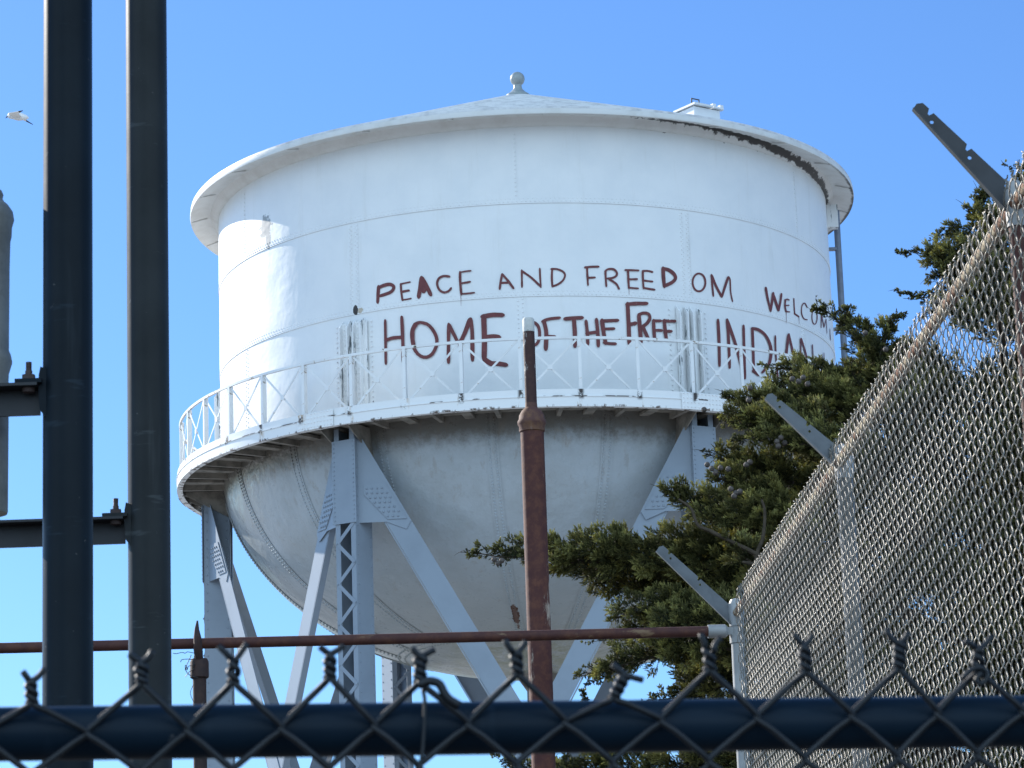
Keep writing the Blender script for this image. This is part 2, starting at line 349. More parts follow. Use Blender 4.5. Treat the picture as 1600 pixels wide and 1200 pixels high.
mb = MB(); SEG = 240
courses = [(16.47 + ZT, Z1, 5.500, 5.511), (Z1 + 0.03, Z2, 5.500, 5.511), (Z2 + 0.03, Z3 - 0.2, 5.500, 5.511)]
for zt, zb, rt, rb in courses:
    mb.lathe([(rb, zb), (rt, zt)], SEG); mb.lathe([(rb - 0.014, zb), (rb, zb)], SEG)
def rv_ring(mb, r, z, n, off=0.0):
    az = np.arange(n) * 360 / n + off; mb.rivets(pol(r, az, z), pol(1.0, az, 0 * az))
for z in (Z1, Z2):
    rv_ring(mb, 5.508, z + 0.035, 470); rv_ring(mb, 5.506, z + 0.085, 470, 0.38)
for ci, (zt, zb, rt, rb) in enumerate(courses):
    for k in range(6):
        a0 = -0.8 + 60 * k + (30 if ci == 1 else 0); zz = np.arange(zb + 0.14, zt - 0.08, 0.075)
        rr = rb + (rt - rb) * (zz - zb) / (zt - zb)
        st = [a0 - 0.30, a0 + 0.30] if ci else [a0 - 0.15]
        if ci == 1 or ci == 2: st = [a0 - 0.75, a0 - 0.45, a0 + 0.45, a0 + 0.75] if ci == 1 else [a0 - 0.4, a0 + 0.4]
        for q, a in enumerate(st):
            z_ = zz + (q % 2) * 0.037; mb.rivets(pol(rr, a, z_), pol(1.0, a, 0 * z_))
        mb.lathe([(rb + 0.004, zb + 0.11), (rt + 0.004, zt - 0.02)], 1, a0=a0 + (0.9 if ci else 0.1), a1=a0 + (1.02 if ci else 0.2))
wall = mb.build("tank_wall", M_SHELL, tower)

# bowl
ZH, CB = 11.973 + ZT, 3.857
mb = MB(); th = np.radians(np.linspace(4, 88.2, 60)); prof = [(R * np.sin(t), ZH - CB * np.cos(t)) for t in th]
mb.lathe(prof, 180)
def ell_n(r, z): return r / R ** 2, (z - ZH) / CB ** 2
for k in range(18):
    a0 = -6.5 + 20 * k; ts = np.radians(np.arange(26, 87.5, 0.80)); r = R * np.sin(ts); z = ZH - CB * np.cos(ts); nr, nz = ell_n(r, z)
    for off in (-0.05, 0.05):
        da = np.degrees(off / np.maximum(r, 0.5)); P = pol(r, a0 + da, z); N = pol(nr, a0 + da, nz); mb.rivets(P, N, 0.025, 0.022)
    strip_t = np.radians(np.linspace(26, 87.5, 40)); r = R * np.sin(strip_t); z = ZH - CB * np.cos(strip_t); nr, nz = ell_n(r, z)
    nn = np.hypot(nr, nz); r2 = r + 0.008 * nr / nn; z2 = z + 0.008 * nz / nn
    va = pol(r2, a0 - np.degrees(0.10 / r), z2); vb = pol(r2, a0 + np.degrees(0.10 / r), z2); m = len(r)
    mb.add(np.concatenate([va, vb]), np.array([(q, q + m, q + m + 1, q + 1) for q in range(m - 1)]))
for td in (25.0, 26.4):
    t = rad(td); az = np.arange(0, 360, 1.8); r = R * math.sin(t); z = ZH - CB * math.cos(t); nr, nz = ell_n(r, z)
    mb.rivets(pol(r, az, z), pol(nr, az, nz + 0 * az), 0.019, 0.015)
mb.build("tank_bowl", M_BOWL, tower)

# roof, eave, finial, hatch
mb = MB(); prof = []; nst = 16
for k in range(nst):
    r0 = 6.0 - (6.0 - 0.2) * k / nst; r1 = 6.0 - (6.0 - 0.2) * (k + 1) / nst; h = lambda r: ZE + 0.105 + (6.0 - r) * 0.377
    prof += [(r0, h(r0) + 0.024), (r1, h(r1))]
mb.lathe([(6.006, ZE + 0.088)] + prof, 120)
roof = mb.build("roof", M_ROOF, tower, angle=8)
mb = MB(); mb.lathe([(5.495, ZE - 0.06), (5.53, ZE - 0.05), (5.57, ZE - 0.02), (5.60, ZE + 0.02), (5.64, ZE + 0.075), (5.75, ZE + 0.075), (5.985, ZE), (6.003, ZE), (6.01, ZE + 0.03), (6.003, ZE + 0.095), (5.98, ZE + 0.115)], SEG)
for k in range(24):
    a = rad(15 * k + 4); d = np.array([math.sin(a), -math.cos(a), 0]); mb.bar(d * 5.70 + [0, 0, ZE + 0.068], d * 5.98 + [0, 0, ZE - 0.003], 0.03, 0.014, (0, 0, 1))
def mat_eave():
    s = Sh("eave_paint"); az, z = azimuth(s); n = s.noise(6, 6, 0.75); x, y, _ = s.xyz()
    r = s.math('SQRT', s.math('ADD', s.math('MULTIPLY', x, x), s.math('MULTIPLY', y, y)))
    c = s.mix(s.step(s.noise(3, 4), 0.4, 0.7), (0.72, 0.72, 0.70), (0.64, 0.63, 0.60))
    rr = s.math('ADD', r, s.math('MULTIPLY', s.math('SUBTRACT', n, 0.5), 0.22))
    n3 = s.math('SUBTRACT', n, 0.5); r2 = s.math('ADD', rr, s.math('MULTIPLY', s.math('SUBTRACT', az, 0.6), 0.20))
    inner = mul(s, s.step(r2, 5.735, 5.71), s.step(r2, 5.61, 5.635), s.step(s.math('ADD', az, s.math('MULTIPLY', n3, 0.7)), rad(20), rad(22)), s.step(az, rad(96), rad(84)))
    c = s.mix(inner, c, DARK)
    lip = mul(s, s.step(s.math('ADD', z, s.math('MULTIPLY', n, 0.05)), ZE + 0.04, ZE + 0.025), s.step(r, 5.93, 5.97), s.step(az, rad(55), rad(80)))
    return s.done(s.mix(lip, c, (0.05, 0.045, 0.04)), 0.5)
mb.build("eave", mat_eave(), roof)
mb = MB(); zf = 18.80 + ZT
mb.lathe([(0.0, zf), (0.22, zf), (0.22, zf + 0.05), (0.15, zf + 0.10), (0.085, zf + 0.17), (0.075, zf + 0.22)] +
         [(0.135 * math.sin(t), 19.165 + ZT - 0.135 * math.cos(t)) for t in np.linspace(0.6, math.pi, 14)], 28)
mb.build("finial", M_GREYP, roof)
mb = MB(); hc = pol(5.16, 36.0, 0.0); er = pol(1.0, 36.0, 0.0); et = np.array([-er[1], er[0], 0]); MH = np.stack([et, er, np.array([0, 0, 1.0])], 1)
zr = ZE + 0.11 + (6 - 5.16) * 0.377
mb.box(hc + [0, 0, zr + 0.0], (0.56, 0.5, 0.18), MH); mb.box(hc + et * -0.11 + er * 0.02 + [0, 0, zr + 0.125], (0.40, 0.58, 0.035), MH); mb.box(hc + et * 0.22 + er * 0.02 + [0, 0, zr + 0.125], (0.22, 0.56, 0.03), MH)
for q in (0.15, 0.31): mb.box(hc + et * q + er * 0.24 + [0, 0, zr + 0.15], (0.07, 0.07, 0.09), MH)
hatch = mb.build("hatch", M_WHITE, roof, smooth=False)
mb = MB(); hb = hc + et * -0.12 + er * 0.1 + [0, 0, zr + 0.14]
mb.tube([hb - et * 0.08, hb - et * 0.08 + [0, 0, 0.14], hb + et * 0.08 + [0, 0, 0.14], hb + et * 0.08], 0.014, 6); mb.build("handle", M_ARMD, hatch)

# downpipe on the far right with its bracket box
mb = MB(); p0 = pol(5.70, 89.5, 0.0)
mb.tube([p0 + [0, 0, z + ZT] for z in np.linspace(11.85, 16.42, 12)], 0.058, 12)
for z in (12.6, 14.2, 15.7): mb.box(pol(5.61, 89.5, z + ZT), (0.16, 0.10, 0.05))
mb.build("downpipe", mat_simple("slate_pipe_paint", (0.16, 0.19, 0.25), 0.4, 0, 0.2), tower)
mb = MB(); mb.box(pol(5.60, 86.5, 16.22 + ZT), (0.20, 0.18, 0.42)); mb.build("pipe_bracket", M_STIFF, tower, smooth=False)

# balcony: deck with underside boards, fascia, railing
mb = MB(); RB = 6.284
mb.lathe([(5.47, ZB + 0.16), (RB - 0.02, ZB + 0.16)], SEG); mb.lathe([(RB - 0.02, ZB + 0.12), (5.47, ZB + 0.12)], SEG)
NJ = 72
for k in range(NJ):
    a = rad(360 / NJ * k); d = np.array([math.sin(a), -math.cos(a), 0]); mb.bar(d * 5.40 + [0, 0, ZB + 0.075], d * (RB - 0.03) + [0, 0, ZB + 0.075], 0.07 if k % 2 else 0.16, 0.10 if k % 2 else 0.05, (0, 0, 1))
for k in range(12):                           # knee brackets beside the columns
    a = COLAZ[k // 2] + (2.6 if k % 2 else -2.6); d = pol(1.0, a, 0.0); t = np.array([-d[1], d[0], 0])
    mb.plate([[(5.30, ZB - 0.38), (5.42, ZB - 0.38), (6.15, ZB + 0.02), (6.15, ZB + 0.08), (5.30, ZB + 0.08)]], (0, 0, 0), d, (0, 0, 1), 0.02)
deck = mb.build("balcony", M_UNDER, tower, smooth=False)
mb = MB(); mb.lathe([(RB - 0.10, ZB), (RB, ZB), (RB, ZB + 0.155), (RB + 0.012, ZB + 0.158), (RB + 0.012, ZB + 0.172), (RB - 0.008, ZB + 0.175), (RB - 0.008, ZB + 0.285), (RB - 0.02, ZB + 0.285), (RB - 0.02, ZB + 0.01), (RB - 0.10, ZB + 0.01)], SEG)
for a in COLAZ:                               # riveted splice plates
    for s_ in (-1,):
        ac = a + s_ * 2.4; mb.lathe([(RB + 0.008, ZB + 0.0), (RB + 0.014, ZB + 0.0), (RB + 0.014, ZB + 0.27), (RB + 0.002, ZB + 0.27)], 8, a0=ac - 3.4, a1=ac + 3.4)
        for zz in np.linspace(ZB + 0.04, ZB + 0.26, 4):
            aa = np.linspace(ac - 3.0, ac + 3.0, 11); mb.rivets(pol(RB + 0.013, aa, zz), pol(1.0, aa, 0 * aa), 0.017, 0.012)
mb.build("fascia", M_FASCIA, deck)
ZR0, ZR1 = ZB + 0.17, 12.655 + ZT; NP = 41; STEP = 360 / NP
mb = MB(); mb.lathe([(6.20, ZR1 - 0.02), (6.24, ZR1 - 0.02), (6.24, ZR1 + 0.022), (6.20, ZR1 + 0.022), (6.20, ZR1 - 0.02)], SEG)
mb.build("top_rail", M_RAIL, deck)
post0 = MB(); post0.box((0, -6.235, (ZR0 + ZR1) / 2), (0.045, 0.012, ZR1 - ZR0)); post0.box((0.0265, -6.20, (ZR0 + ZR1) / 2), (0.012, 0.08, ZR1 - ZR0))
post0.box((0, -6.26, ZR0 + 0.05), (0.12, 0.012, 0.09))
P0 = post0.build("railing_post", M_RAIL, deck, smooth=False)
mb = MB(); aL, aR = rad(0.35), rad(STEP - 0.35)
pL = lambda z: np.array([6.222 * math.sin(aL), -6.222 * math.cos(aL), z]); pR = lambda z: np.array([6.222 * math.sin(aR), -6.222 * math.cos(aR), z])
nb = pol(1.0, STEP / 2, 0.0)
mb.bar(pL(ZR0 + 0.05), pR(ZR1 - 0.03), 0.034, 0.008, nb); mb.bar(pL(ZR1 - 0.03) - nb * 0.012, pR(ZR0 + 0.05) - nb * 0.012, 0.034, 0.008, nb)
cxm = (pL(0) + pR(0)) / 2 + [0, 0, (ZR0 + ZR1) / 2 + 0.01]; mb.box(cxm + nb * 0.008, (0.08, 0.012, 0.08), np.stack([np.array([-nb[1], nb[0], 0]), nb, np.array([0, 0, 1.0])], 1))
X0 = mb.build("cross_brace", M_RAIL, deck, smooth=False)
for k in range(NP):
    for src in (P0, X0):
        o = src if k == 0 else src.copy()
        if k: COL.objects.link(o); o.parent = deck
        o.rotation_euler.z = rad(-27.4 + STEP * k)

# columns, gussets, braces, stiffeners
def column():
    mb = MB(); zt = ZB + 0.05; wd = 0.195; ro, ri = 5.84, 5.38
    for sx in (-1, 1):                        # two channels, webs sideways, flanges turned inwards
        mb.box((sx * wd, -(ro + ri) / 2, zt / 2), (0.014, ro - ri, zt))
        for y in (-ro, -ri): mb.box((sx * (wd - 0.045), y, zt / 2), (0.09, 0.014, zt))
        zz = np.arange(0.3, zt - 0.2, 0.16)
        for y in (-5.79, -5.43): mb.rivets(np.stack([sx * (wd + 0.007) + 0 * zz, y + 0 * zz, zz], -1), np.tile([sx, 0, 0], (len(zz), 1)), 0.016, 0.012)
    mb.box((0, -5.61, 0.03), (0.9, 0.9, 0.06)); return mb
def lacing(y, sg):
    mb = MB()
    if 1:
        z = 0.4; s = 1
        while z < 9.75 + ZT:
            mb.bar((-0.165 * s, y, z), (0.165 * s, y, z + 0.33), 0.06, 0.01, (0, 1, 0)); z += 0.33; s = -s
            mb.rivets([(-0.165 * s, y + sg * 0.006, z)], [(0, sg, 0)], 0.022, 0.016)
    return mb
TOPG, BOTG = 11.36 + ZT, 9.98 + ZT
half = rad(30)
def panel(side):                              # unit vector from a column along its panel, and the panel's outward normal
    u = np.array([side * math.cos(half), math.sin(half), 0]); n = np.array([side * math.sin(half), -math.cos(half), 0]); return u, n
O0 = np.array([0, -5.75, 0])
def gusset():
    mb = MB()
    mb.plate([[(-0.225, TOPG), (0.225, TOPG), (0.23, BOTG), (-0.23, BOTG)]], (0, -5.865, 0), (1, 0, 0), (0, 0, 1), 0.014)
    zz = np.arange(BOTG + 0.06, TOPG - 0.03, 0.075)
    for x in (-0.19, 0.19): mb.rivets(np.stack([x + 0 * zz, -5.872 + 0 * zz, zz], -1), np.tile([0, -1, 0], (len(zz), 1)), 0.015, 0.012)
    for sd in (-1, 1):
        u, n = panel(sd); O = O0 + n * 0.10
        mb.plate([[(0.17, TOPG), (0.258, TOPG), (1.018, 9.992 + ZT), (0.94, 9.85 + ZT), (0.62, 9.98 + ZT), (0.17, BOTG)]], O, u, (0, 0, 1), 0.014)
        poly = [(0.26, 10.62), (0.61, 10.62), (0.95, 10.02), (0.64, 10.02), (0.26, 10.44)]
        mb.plate([[(a_, b_ + ZT) for a_, b_ in poly]], O + n * 0.014, u, (0, 0, 1), 0.016); P = []
        for zz_ in np.arange(10.07, 10.60, 0.078):
            lo = 0.31 if zz_ > 10.44 else 0.31 + (10.44 - zz_) / 0.42 * 0.38; hi = 0.56 + (10.62 - zz_) / 0.60 * 0.34
            for u_ in np.arange(lo, hi, 0.082): P.append(O + n * 0.022 + u * u_ + np.array([0, 0, zz_ + ZT]))
        P = np.array(P); mb.rivets(P, np.tile(n, (len(P), 1)), 0.021, 0.018)
    return mb
def brace(sd):
    mb = MB(); u, n = panel(sd); O = O0 + n * (0.086 if sd > 0 else 0.072)
    f = lambda z: 0.26 + 0.556 * (11.36 - z)
    z0, z1 = 10.5, 10.5 - (5.75 - 0.6) / 0.556
    mb.plate([[(f(z0) - 0.42, z0 + ZT), (f(z0), z0 + ZT), (f(z1), z1 + ZT), (f(z1) - 0.42, z1 + ZT)]], O, u, (0, 0, 1), 0.012)
    mb.plate([[(f(z0) - 0.45, z0 + ZT), (f(z0) - 0.43, z0 + ZT), (f(z1) - 0.43, z1 + ZT), (f(z1) - 0.45, z1 + ZT)]], O - n * 0.05, u, (0, 0, 1), 0.11)
    return mb
c0 = column().build("column", M_STEEL, tower, smooth=False)
lacing(-5.852, -1).build("lacing", M_STEEL, c0, smooth=False); lacing(-5.368, 1).build("lacing", M_STEEL, c0, smooth=False); gusset().build("gusset_plate", M_STEEL, c0, smooth=False)
b0 = [brace(s_).build("brace", M_STEEL, tower, smooth=False) for s_ in (1, -1)]
mb = MB()
for x0 in (-0.20, 0.06):
    for xx in (x0, x0 + 0.15): mb.box((xx, -5.575, (11.8 + 13.33) / 2 + ZT), (0.016, 0.11, 13.33 - 11.8))
    mb.box((x0 + 0.045, -5.53, 12.6 + ZT), (0.09, 0.02, 1.62)); mb.box((x0 + 0.19, -5.53, 12.6 + ZT), (0.08, 0.02, 1.62))
    mb.plate([[(-5.52, 13.33 + ZT), (-5.63, 13.33 + ZT), (-5.52, 13.46 + ZT)]], (x0, 0, 0), (0, 1, 0), (0, 0, 1), 0.016)
    mb.plate([[(-5.52, 13.33 + ZT), (-5.63, 13.33 + ZT), (-5.52, 13.46 + ZT)]], (x0 + 0.15, 0, 0), (0, 1, 0), (0, 0, 1), 0.016)
zz = np.arange(11.85, 13.4, 0.085) + ZT
for x in (-0.33, -0.15, 0.11, 0.36): mb.rivets(np.stack([x + 0 * zz, -(5.512 if abs(x) > 0.3 else 5.54) + 0.004 * (x * x > .1) + 0 * zz, zz], -1), np.tile([0, -1, 0], (len(zz), 1)))
s0 = mb.build("wall_stiffener", M_STIFF, tower, smooth=False)
mb = MB(); ua = np.array([math.sin(half), -math.cos(half), 0])
for k, az in enumerate(COLAZ):
    for src in (c0, b0[0], b0[1], s0):
        o = src if k == 0 else copy_tree(src, tower)
        o.rotation_euler.z = rad(az)
mb = MB(); mb.tube([(0, 0, z) for z in np.linspace(0, 8.2 + ZT, 8)], 0.2, 24); mb.lathe([(0.2, 8.35 + ZT - 0.5), (0.45, 8.35 + ZT - 0.12), (0.6, 8.35 + ZT - 0.1)], 32); mb.build("riser_pipe", M_UNDER, tower)

# painted words: brush strokes laid on the curved wall
CX = np.array([0, D, 0])
def on_wall(x, y, r):
    d = ray(x, y); a = d[0] ** 2 + d[1] ** 2; b = -2 * d[1] * D; c = D * D - r * r
    t = (-b - math.sqrt(max(b * b - 4 * a * c, 0))) / (2 * a); p = d * t; return p[0], p[1] - D, p[2] + ZT
REG = {1: (570, 400, .125), 2: (760, 400, .125), 3: (900, 400, .125), 4: (1100, 420, .1375), 5: (590, 470, .15), 6: (1100, 480, .125)}
def ell(cx, cy, rx, ry, n=22): return [(cx + rx * math.sin(t), cy - ry * math.cos(t)) for t in np.linspace(0.2, math.tau + 0.3, n)]
WORDS = [
 (1, [([(172, 375), (165, 480), (160, 585)], 40), ([(165, 400), (235, 368), (310, 354), (358, 378), (350, 425), (300, 462), (185, 500)], 42),
      ([(448, 345), (456, 450), (470, 555)], 25), ([(448, 350), (500, 338), (568, 324)], 20), ([(462, 447), (510, 437), (555, 430)], 28), ([(466, 548), (520, 542), (580, 530)], 20),
      ([(708, 262), (690, 400), (672, 518)], 48), ([(712, 265), (770, 370), (826, 490)], 48), ([(712, 290), (735, 440)], 78),
      ([(1060, 256), (985, 250), (925, 280), (903, 345), (930, 420), (990, 455), (1050, 435), (1080, 398)], 28),
      ([(1190, 195), (1193, 330), (1206, 480)], 32), ([(1182, 205), (1250, 192), (1328, 183)], 18), ([(1195, 342), (1260, 332), (1320, 320)], 24), ([(1200, 474), (1280, 468), (1372, 457)], 22)]),
 (2, [([(197, 222), (178, 320), (165, 415)], 28), ([(195, 222), (270, 310), (340, 405)], 30), ([(188, 336), (290, 332)], 28),
      ([(442, 175), (445, 390)], 24), ([(446, 188), (560, 270), (678, 380)], 28), ([(667, 155), (672, 270), (681, 392)], 24),
      ([(822, 160), (818, 270), (825, 385)], 26), ([(808, 162), (880, 163), (950, 190), (983, 235), (960, 300), (900, 350), (822, 382)], 24)]),
 (3, [([(138, 140), (143, 250), (150, 365)], 26), ([(110, 142), (190, 134), (286, 132)], 26), ([(150, 272), (240, 267)], 26),
      ([(368, 185), (372, 280), (380, 380)], 26), ([(362, 195), (400, 165), (470, 165), (510, 205), (505, 245), (460, 272), (380, 282)], 26), ([(405, 282), (500, 345), (540, 412)], 26),
      ([(650, 175), (655, 290), (662, 402)], 28), ([(612, 174), (700, 176), (786, 180)], 24), ([(655, 290), (768, 288)], 24), ([(655, 395), (782, 405)], 22),
      ([(836, 185), (838, 300), (846, 408)], 26), ([(830, 186), (900, 186), (960, 200)], 24), ([(842, 305), (960, 320)], 24), ([(842, 398), (900, 408), (985, 422)], 26),
      ([(1088, 145), (1094, 270), (1106, 388)], 45), ([(1085, 155), (1160, 175), (1225, 225), (1243, 280), (1200, 330), (1105, 375)], 44),
      (ell(1538, 329, 80, 112), 24)]),
 (4, [([(85, 65), (95, 190), (108, 312)], 22), ([(86, 72), (140, 200), (204, 320)], 30), ([(203, 318), (240, 200), (276, 92)], 28), ([(282, 90), (298, 130), (304, 260), (326, 372)], 16)]),
 (4, [([(703, 212), (725, 340), (760, 482)], 26), ([(758, 478), (775, 370), (788, 272)], 28), ([(786, 285), (815, 370), (850, 475)], 28), ([(848, 470), (870, 370), (882, 282)], 24),
      ([(928, 350), (922, 420), (935, 487)], 18), ([(918, 356), (945, 346), (970, 355)], 16), ([(928, 417), (968, 414)], 14), ([(930, 485), (976, 490)], 15),
      ([(1022, 335), (1026, 430), (1032, 512)], 14), ([(1028, 508), (1080, 544)], 18), ([(1176, 440), (1145, 390), (1115, 420), (1110, 500), (1135, 565), (1176, 580)], 12),
      (ell(1258, 545, 30, 85), 11), ([(1335, 515), (1333, 668)], 9), ([(1338, 520), (1366, 665)], 9), ([(1366, 662), (1390, 570)], 8), ([(1390, 570), (1400, 735)], 6), ([(1432, 680), (1440, 812)], 6)]),
 (5, [([(78, 200), (82, 430), (85, 658)], 27), ([(250, 165), (258, 320), (264, 500), (266, 640)], 36), ([(78, 412), (160, 386), (258, 378)], 36),
      ([(445, 222), (380, 252), (358, 350), (370, 470), (420, 555), (490, 588), (560, 562), (608, 480), (616, 395), (580, 310), (520, 245), (440, 222)], 34), ([(400, 238), (366, 300), (362, 390), (382, 500)], 46),
      ([(740, 238), (738, 420), (738, 645)], 36), ([(743, 245), (790, 340), (852, 462)], 36), ([(850, 455), (910, 330), (962, 190)], 46), ([(968, 185), (985, 330), (988, 620)], 42),
      ([(1105, 158), (1112, 400), (1110, 605)], 54), ([(1085, 166), (1200, 146), (1310, 148)], 46), ([(1115, 377), (1210, 368), (1275, 380)], 42), ([(1105, 600), (1150, 635), (1200, 662)], 52), ([(1170, 648), (1260, 655), (1345, 668)], 46)]),
 (2, [([(560, 830), (610, 838), (655, 895), (665, 1000), (640, 1085), (590, 1112), (535, 1060), (520, 960), (535, 860), (565, 830)], 40), ([(718, 810), (748, 960), (742, 1168)], 52), ([(695, 820), (780, 787), (922, 770)], 36), ([(740, 1003), (862, 1012)], 45)]),
 (2, [([(975, 786), (1090, 775), (1205, 770)], 46), ([(1094, 785), (1105, 950), (1108, 1132)], 52),
      ([(1245, 808), (1262, 960), (1268, 1105)], 44), ([(1375, 788), (1392, 950), (1400, 1128)], 46), ([(1250, 968), (1390, 948)], 42)]),
 (3, [([(325, 798), (345, 950), (372, 1095)], 52), ([(312, 812), (420, 808), (528, 803)], 40), ([(345, 912), (482, 907)], 36), ([(348, 1082), (420, 1094), (500, 1097)], 40)]),
 (3, [([(645, 588), (658, 850), (668, 1105)], 54), ([(630, 604), (740, 594), (892, 592)], 46), ([(670, 857), (752, 838)], 46),
      ([(785, 728), (800, 900), (815, 1082)], 50), ([(782, 738), (840, 712), (908, 725), (923, 780), (888, 840), (822, 892)], 40), ([(835, 880), (870, 960), (912, 1052)], 42),
      ([(970, 798), (975, 930), (986, 1055)], 42), ([(962, 808), (1066, 810)], 38), ([(980, 926), (1078, 930)], 33), ([(980, 1045), (1085, 1056)], 22),
      ([(1105, 798), (1115, 930), (1132, 1054)], 44), ([(1090, 810), (1242, 814)], 40), ([(1118, 940), (1198, 940)], 36), ([(1125, 1050), (1224, 1062)], 18)]),
 (6, [([(175, 155), (188, 400), (195, 735)], 38), ([(290, 152), (308, 400), (322, 758)], 36), ([(290, 158), (400, 480), (506, 890)], 40), ([(495, 228), (503, 560), (512, 890)], 36),
      ([(605, 258), (615, 500), (625, 812)], 34), ([(598, 264), (680, 280), (770, 350), (828, 470), (840, 580), (808, 720), (728, 818)], 36), ([(612, 795), (692, 848)], 38),
      ([(892, 358), (900, 600), (928, 915)], 22), ([(1062, 335), (1045, 450), (1028, 605)], 32), ([(1062, 340), (1100, 500), (1142, 705)], 24),
      ([(1210, 392), (1212, 655)], 17), ([(1214, 388), (1260, 530), (1302, 690)], 22), ([(1357, 468), (1370, 725)], 14)]),
 (6, [([(1500, 568), (1508, 745)], 9)]),
]
lay = 0
for reg, strokes in WORDS:
    x0, y0, k = REG[reg]; mb = MB()
    for pts, wd in strokes:
        lay += 1; r = 5.5165 + 0.0005 * (lay % 17)
        P = np.array([(x0 + p[0] * k, y0 + p[1] * k) for p in pts]); n = 26 if len(pts) > 4 else 16
        S = smooth_path(P, n); T = np.gradient(S, axis=0); T /= np.linalg.norm(T, axis=1)[:, None]; Nn = np.stack([-T[:, 1], T[:, 0]], 1)
        hw = wd * k / 2 * (1 + 0.10 * np.interp(np.arange(n), np.arange(0, n + 4, 4), RNG.uniform(-1, 1, len(np.arange(0, n + 4, 4)))))
        hw = hw * np.where((np.arange(n) < 1) | (np.arange(n) > n - 2), 0.8, 1.0)
        A = S + Nn * hw[:, None]; B = S - Nn * hw[:, None]
        # rounded brush ends
        e0 = S[0] - T[0] * hw[0] * 0.75; e1 = S[-1] + T[-1] * hw[-1] * 0.75
        px_ = np.concatenate([A, B, [e0 + Nn[0] * hw[0] * .45, e0 - Nn[0] * hw[0] * .45], [e1 + Nn[-1] * hw[-1] * .45, e1 - Nn[-1] * hw[-1] * .45]])
        V = [on_wall(x, y, r) for x, y in px_]
        F = [(q, q + 1, q + 1 + n, q + n) for q in range(n - 1)] + [(2 * n, 0, n, 2 * n + 1), (n - 1, 2 * n + 2, 2 * n + 3, 2 * n - 1)]
        mb.add(V, F)
        if RNG.random() < 0.07:               # a thin run of paint below the stroke
            q = S[np.argmax(S[:, 1])]; L = RNG.uniform(8, 20); V = [on_wall(q[0] + dx, q[1] + dy, 5.516) for dx, dy in ((-.4, 0), (.4, 0), (.5, L), (.2, L))]; mb.add(V, [(0, 1, 2, 3)])
    mb.build("painted_word", M_LET, tower, smooth=False)

# ------------------------------------------------------------------ chain link fences
def chain_wires(mb, n, H, V, z0, z1, org, U, Nn, e, r, sides=4, per=10, zoff=None):
    """n flattened spirals side by side along U from org; each period V high, rows tied at their bends."""
    A = H / 4 + r * 0.5; t = np.arange(0, (z1 - z0) / V * per + 1) / per
    for k in range(n):
        ph = 2 * np.pi * t + np.pi * (k % 2); tri = 2 / np.pi * np.arcsin(np.cos(ph) * 0.999)
        lat = A * (0.7 * tri + 0.3 * np.cos(ph)); dep = -e * np.clip(1.5 * np.sin(ph), -1, 1)
        c = (k + 0.5) * H / 2; wob = 0.0018 * np.sin(t * 0.7 + k * 1.7) + RNG.normal(0, 0.0008) + 0.004 * np.sin(t * 0.13 + k * 0.05); dep = dep + 0.012 * np.sin(t * 0.16 + k * 0.045) * np.sin(np.pi * np.clip(t * V / (z1 - z0), 0, 1))
        P = org + U * (c + lat + wob)[:, None] + Nn * dep[:, None] + np.array([0, 0, 1.0]) * (z0 + t * V)[:, None]
        mb.tube(P, r, sides, caps=False)
# right-hand fence running away along the right edge
ZF = 2.40 + CAM_H
Pp = [np.array([0.16021, 1]) * 8.1, np.array([0.09988, 1]) * 11.32, np.array([0.06323, 1]) * 14.606]
def p3(p, z): return np.array([p[0], p[1], z])
fence = thing("chain_link_fence", (Pp[2][0], Pp[2][1], 0), "tall galvanised chain link fence running away on the right in front of the cypress", "fence")
inv = Vector((-Pp[2][0], -Pp[2][1], 0))
def child(o, par):                            # world-built mesh under a thing away from the origin
    o.parent = par; o.matrix_parent_inverse = Matrix.Translation(-Vector(par.location)); return o
dirU = np.array([*(Pp[0] - Pp[2]), 0]); LEN = np.linalg.norm(dirU); dirU /= LEN; dirN = np.array([dirU[1], -dirU[0], 0]); 
if dirN[0] > 0: dirN = -dirN                  # face of the fence towards the camera side
mb = MB(); H_, V_ = 0.076, 0.088; n_w = int((LEN + 2.9) / (H_ / 2)); zb_ = 0.05; nper = int(round((ZF + 0.035 - zb_) / V_)); zb_ = ZF + 0.014 - nper * V_
chain_wires(mb, n_w, H_, V_, zb_, zb_ + nper * V_, p3(Pp[2], 0) + dirN * 0.030 + dirU * 0.3, dirU, dirN, 0.0054, 0.0019, 5, 10)
ztop = zb_ + nper * V_
for k in range(0, n_w, 2):                    # twisted ends along the top
    c = (k + 1) * H_ / 2; t = np.linspace(0, 1, 9); b = p3(Pp[2], 0) + dirN * 0.030 + dirU * (c + 0.3)
    for s_ in (0, np.pi):
        P = b + dirU * (0.0032 * np.cos(t * 12 + s_) + (0.010 * (t - .8) * 5 * np.cos(s_)) * (t > .8))[:, None] + dirN * (0.0032 * np.sin(t * 12 + s_))[:, None] + np.array([0, 0, 1.0]) * (ztop - 0.004 + t * RNG.uniform(.022, .034))[:, None]
        mb.tube(P, 0.002, 4, caps=False)
child(mb.build("wire_mesh", M_GALV, None, smooth=True, angle=0), fence)
mb = MB(); q0 = p3(Pp[2], ZF - 0.02); q1 = p3(Pp[0], ZF - 0.02) + dirU * 3.2; mb.tube([q0 + (q1 - q0) * t for t in np.linspace(0, 1, 30)], 0.0195, 14); child(mb.build("top_rail", M_FRAIL), fence)
ARMP = [([(1583, 318), (1433, 166)], M_ARMD, 8.1, 0.062, 0.034), ([(1318, 724), (1200, 619)], M_ARM, 11.32, 0.068, 0.036), ([(1149, 968), (1030, 857)], M_ARM, 14.606, 0.066, 0.044)]
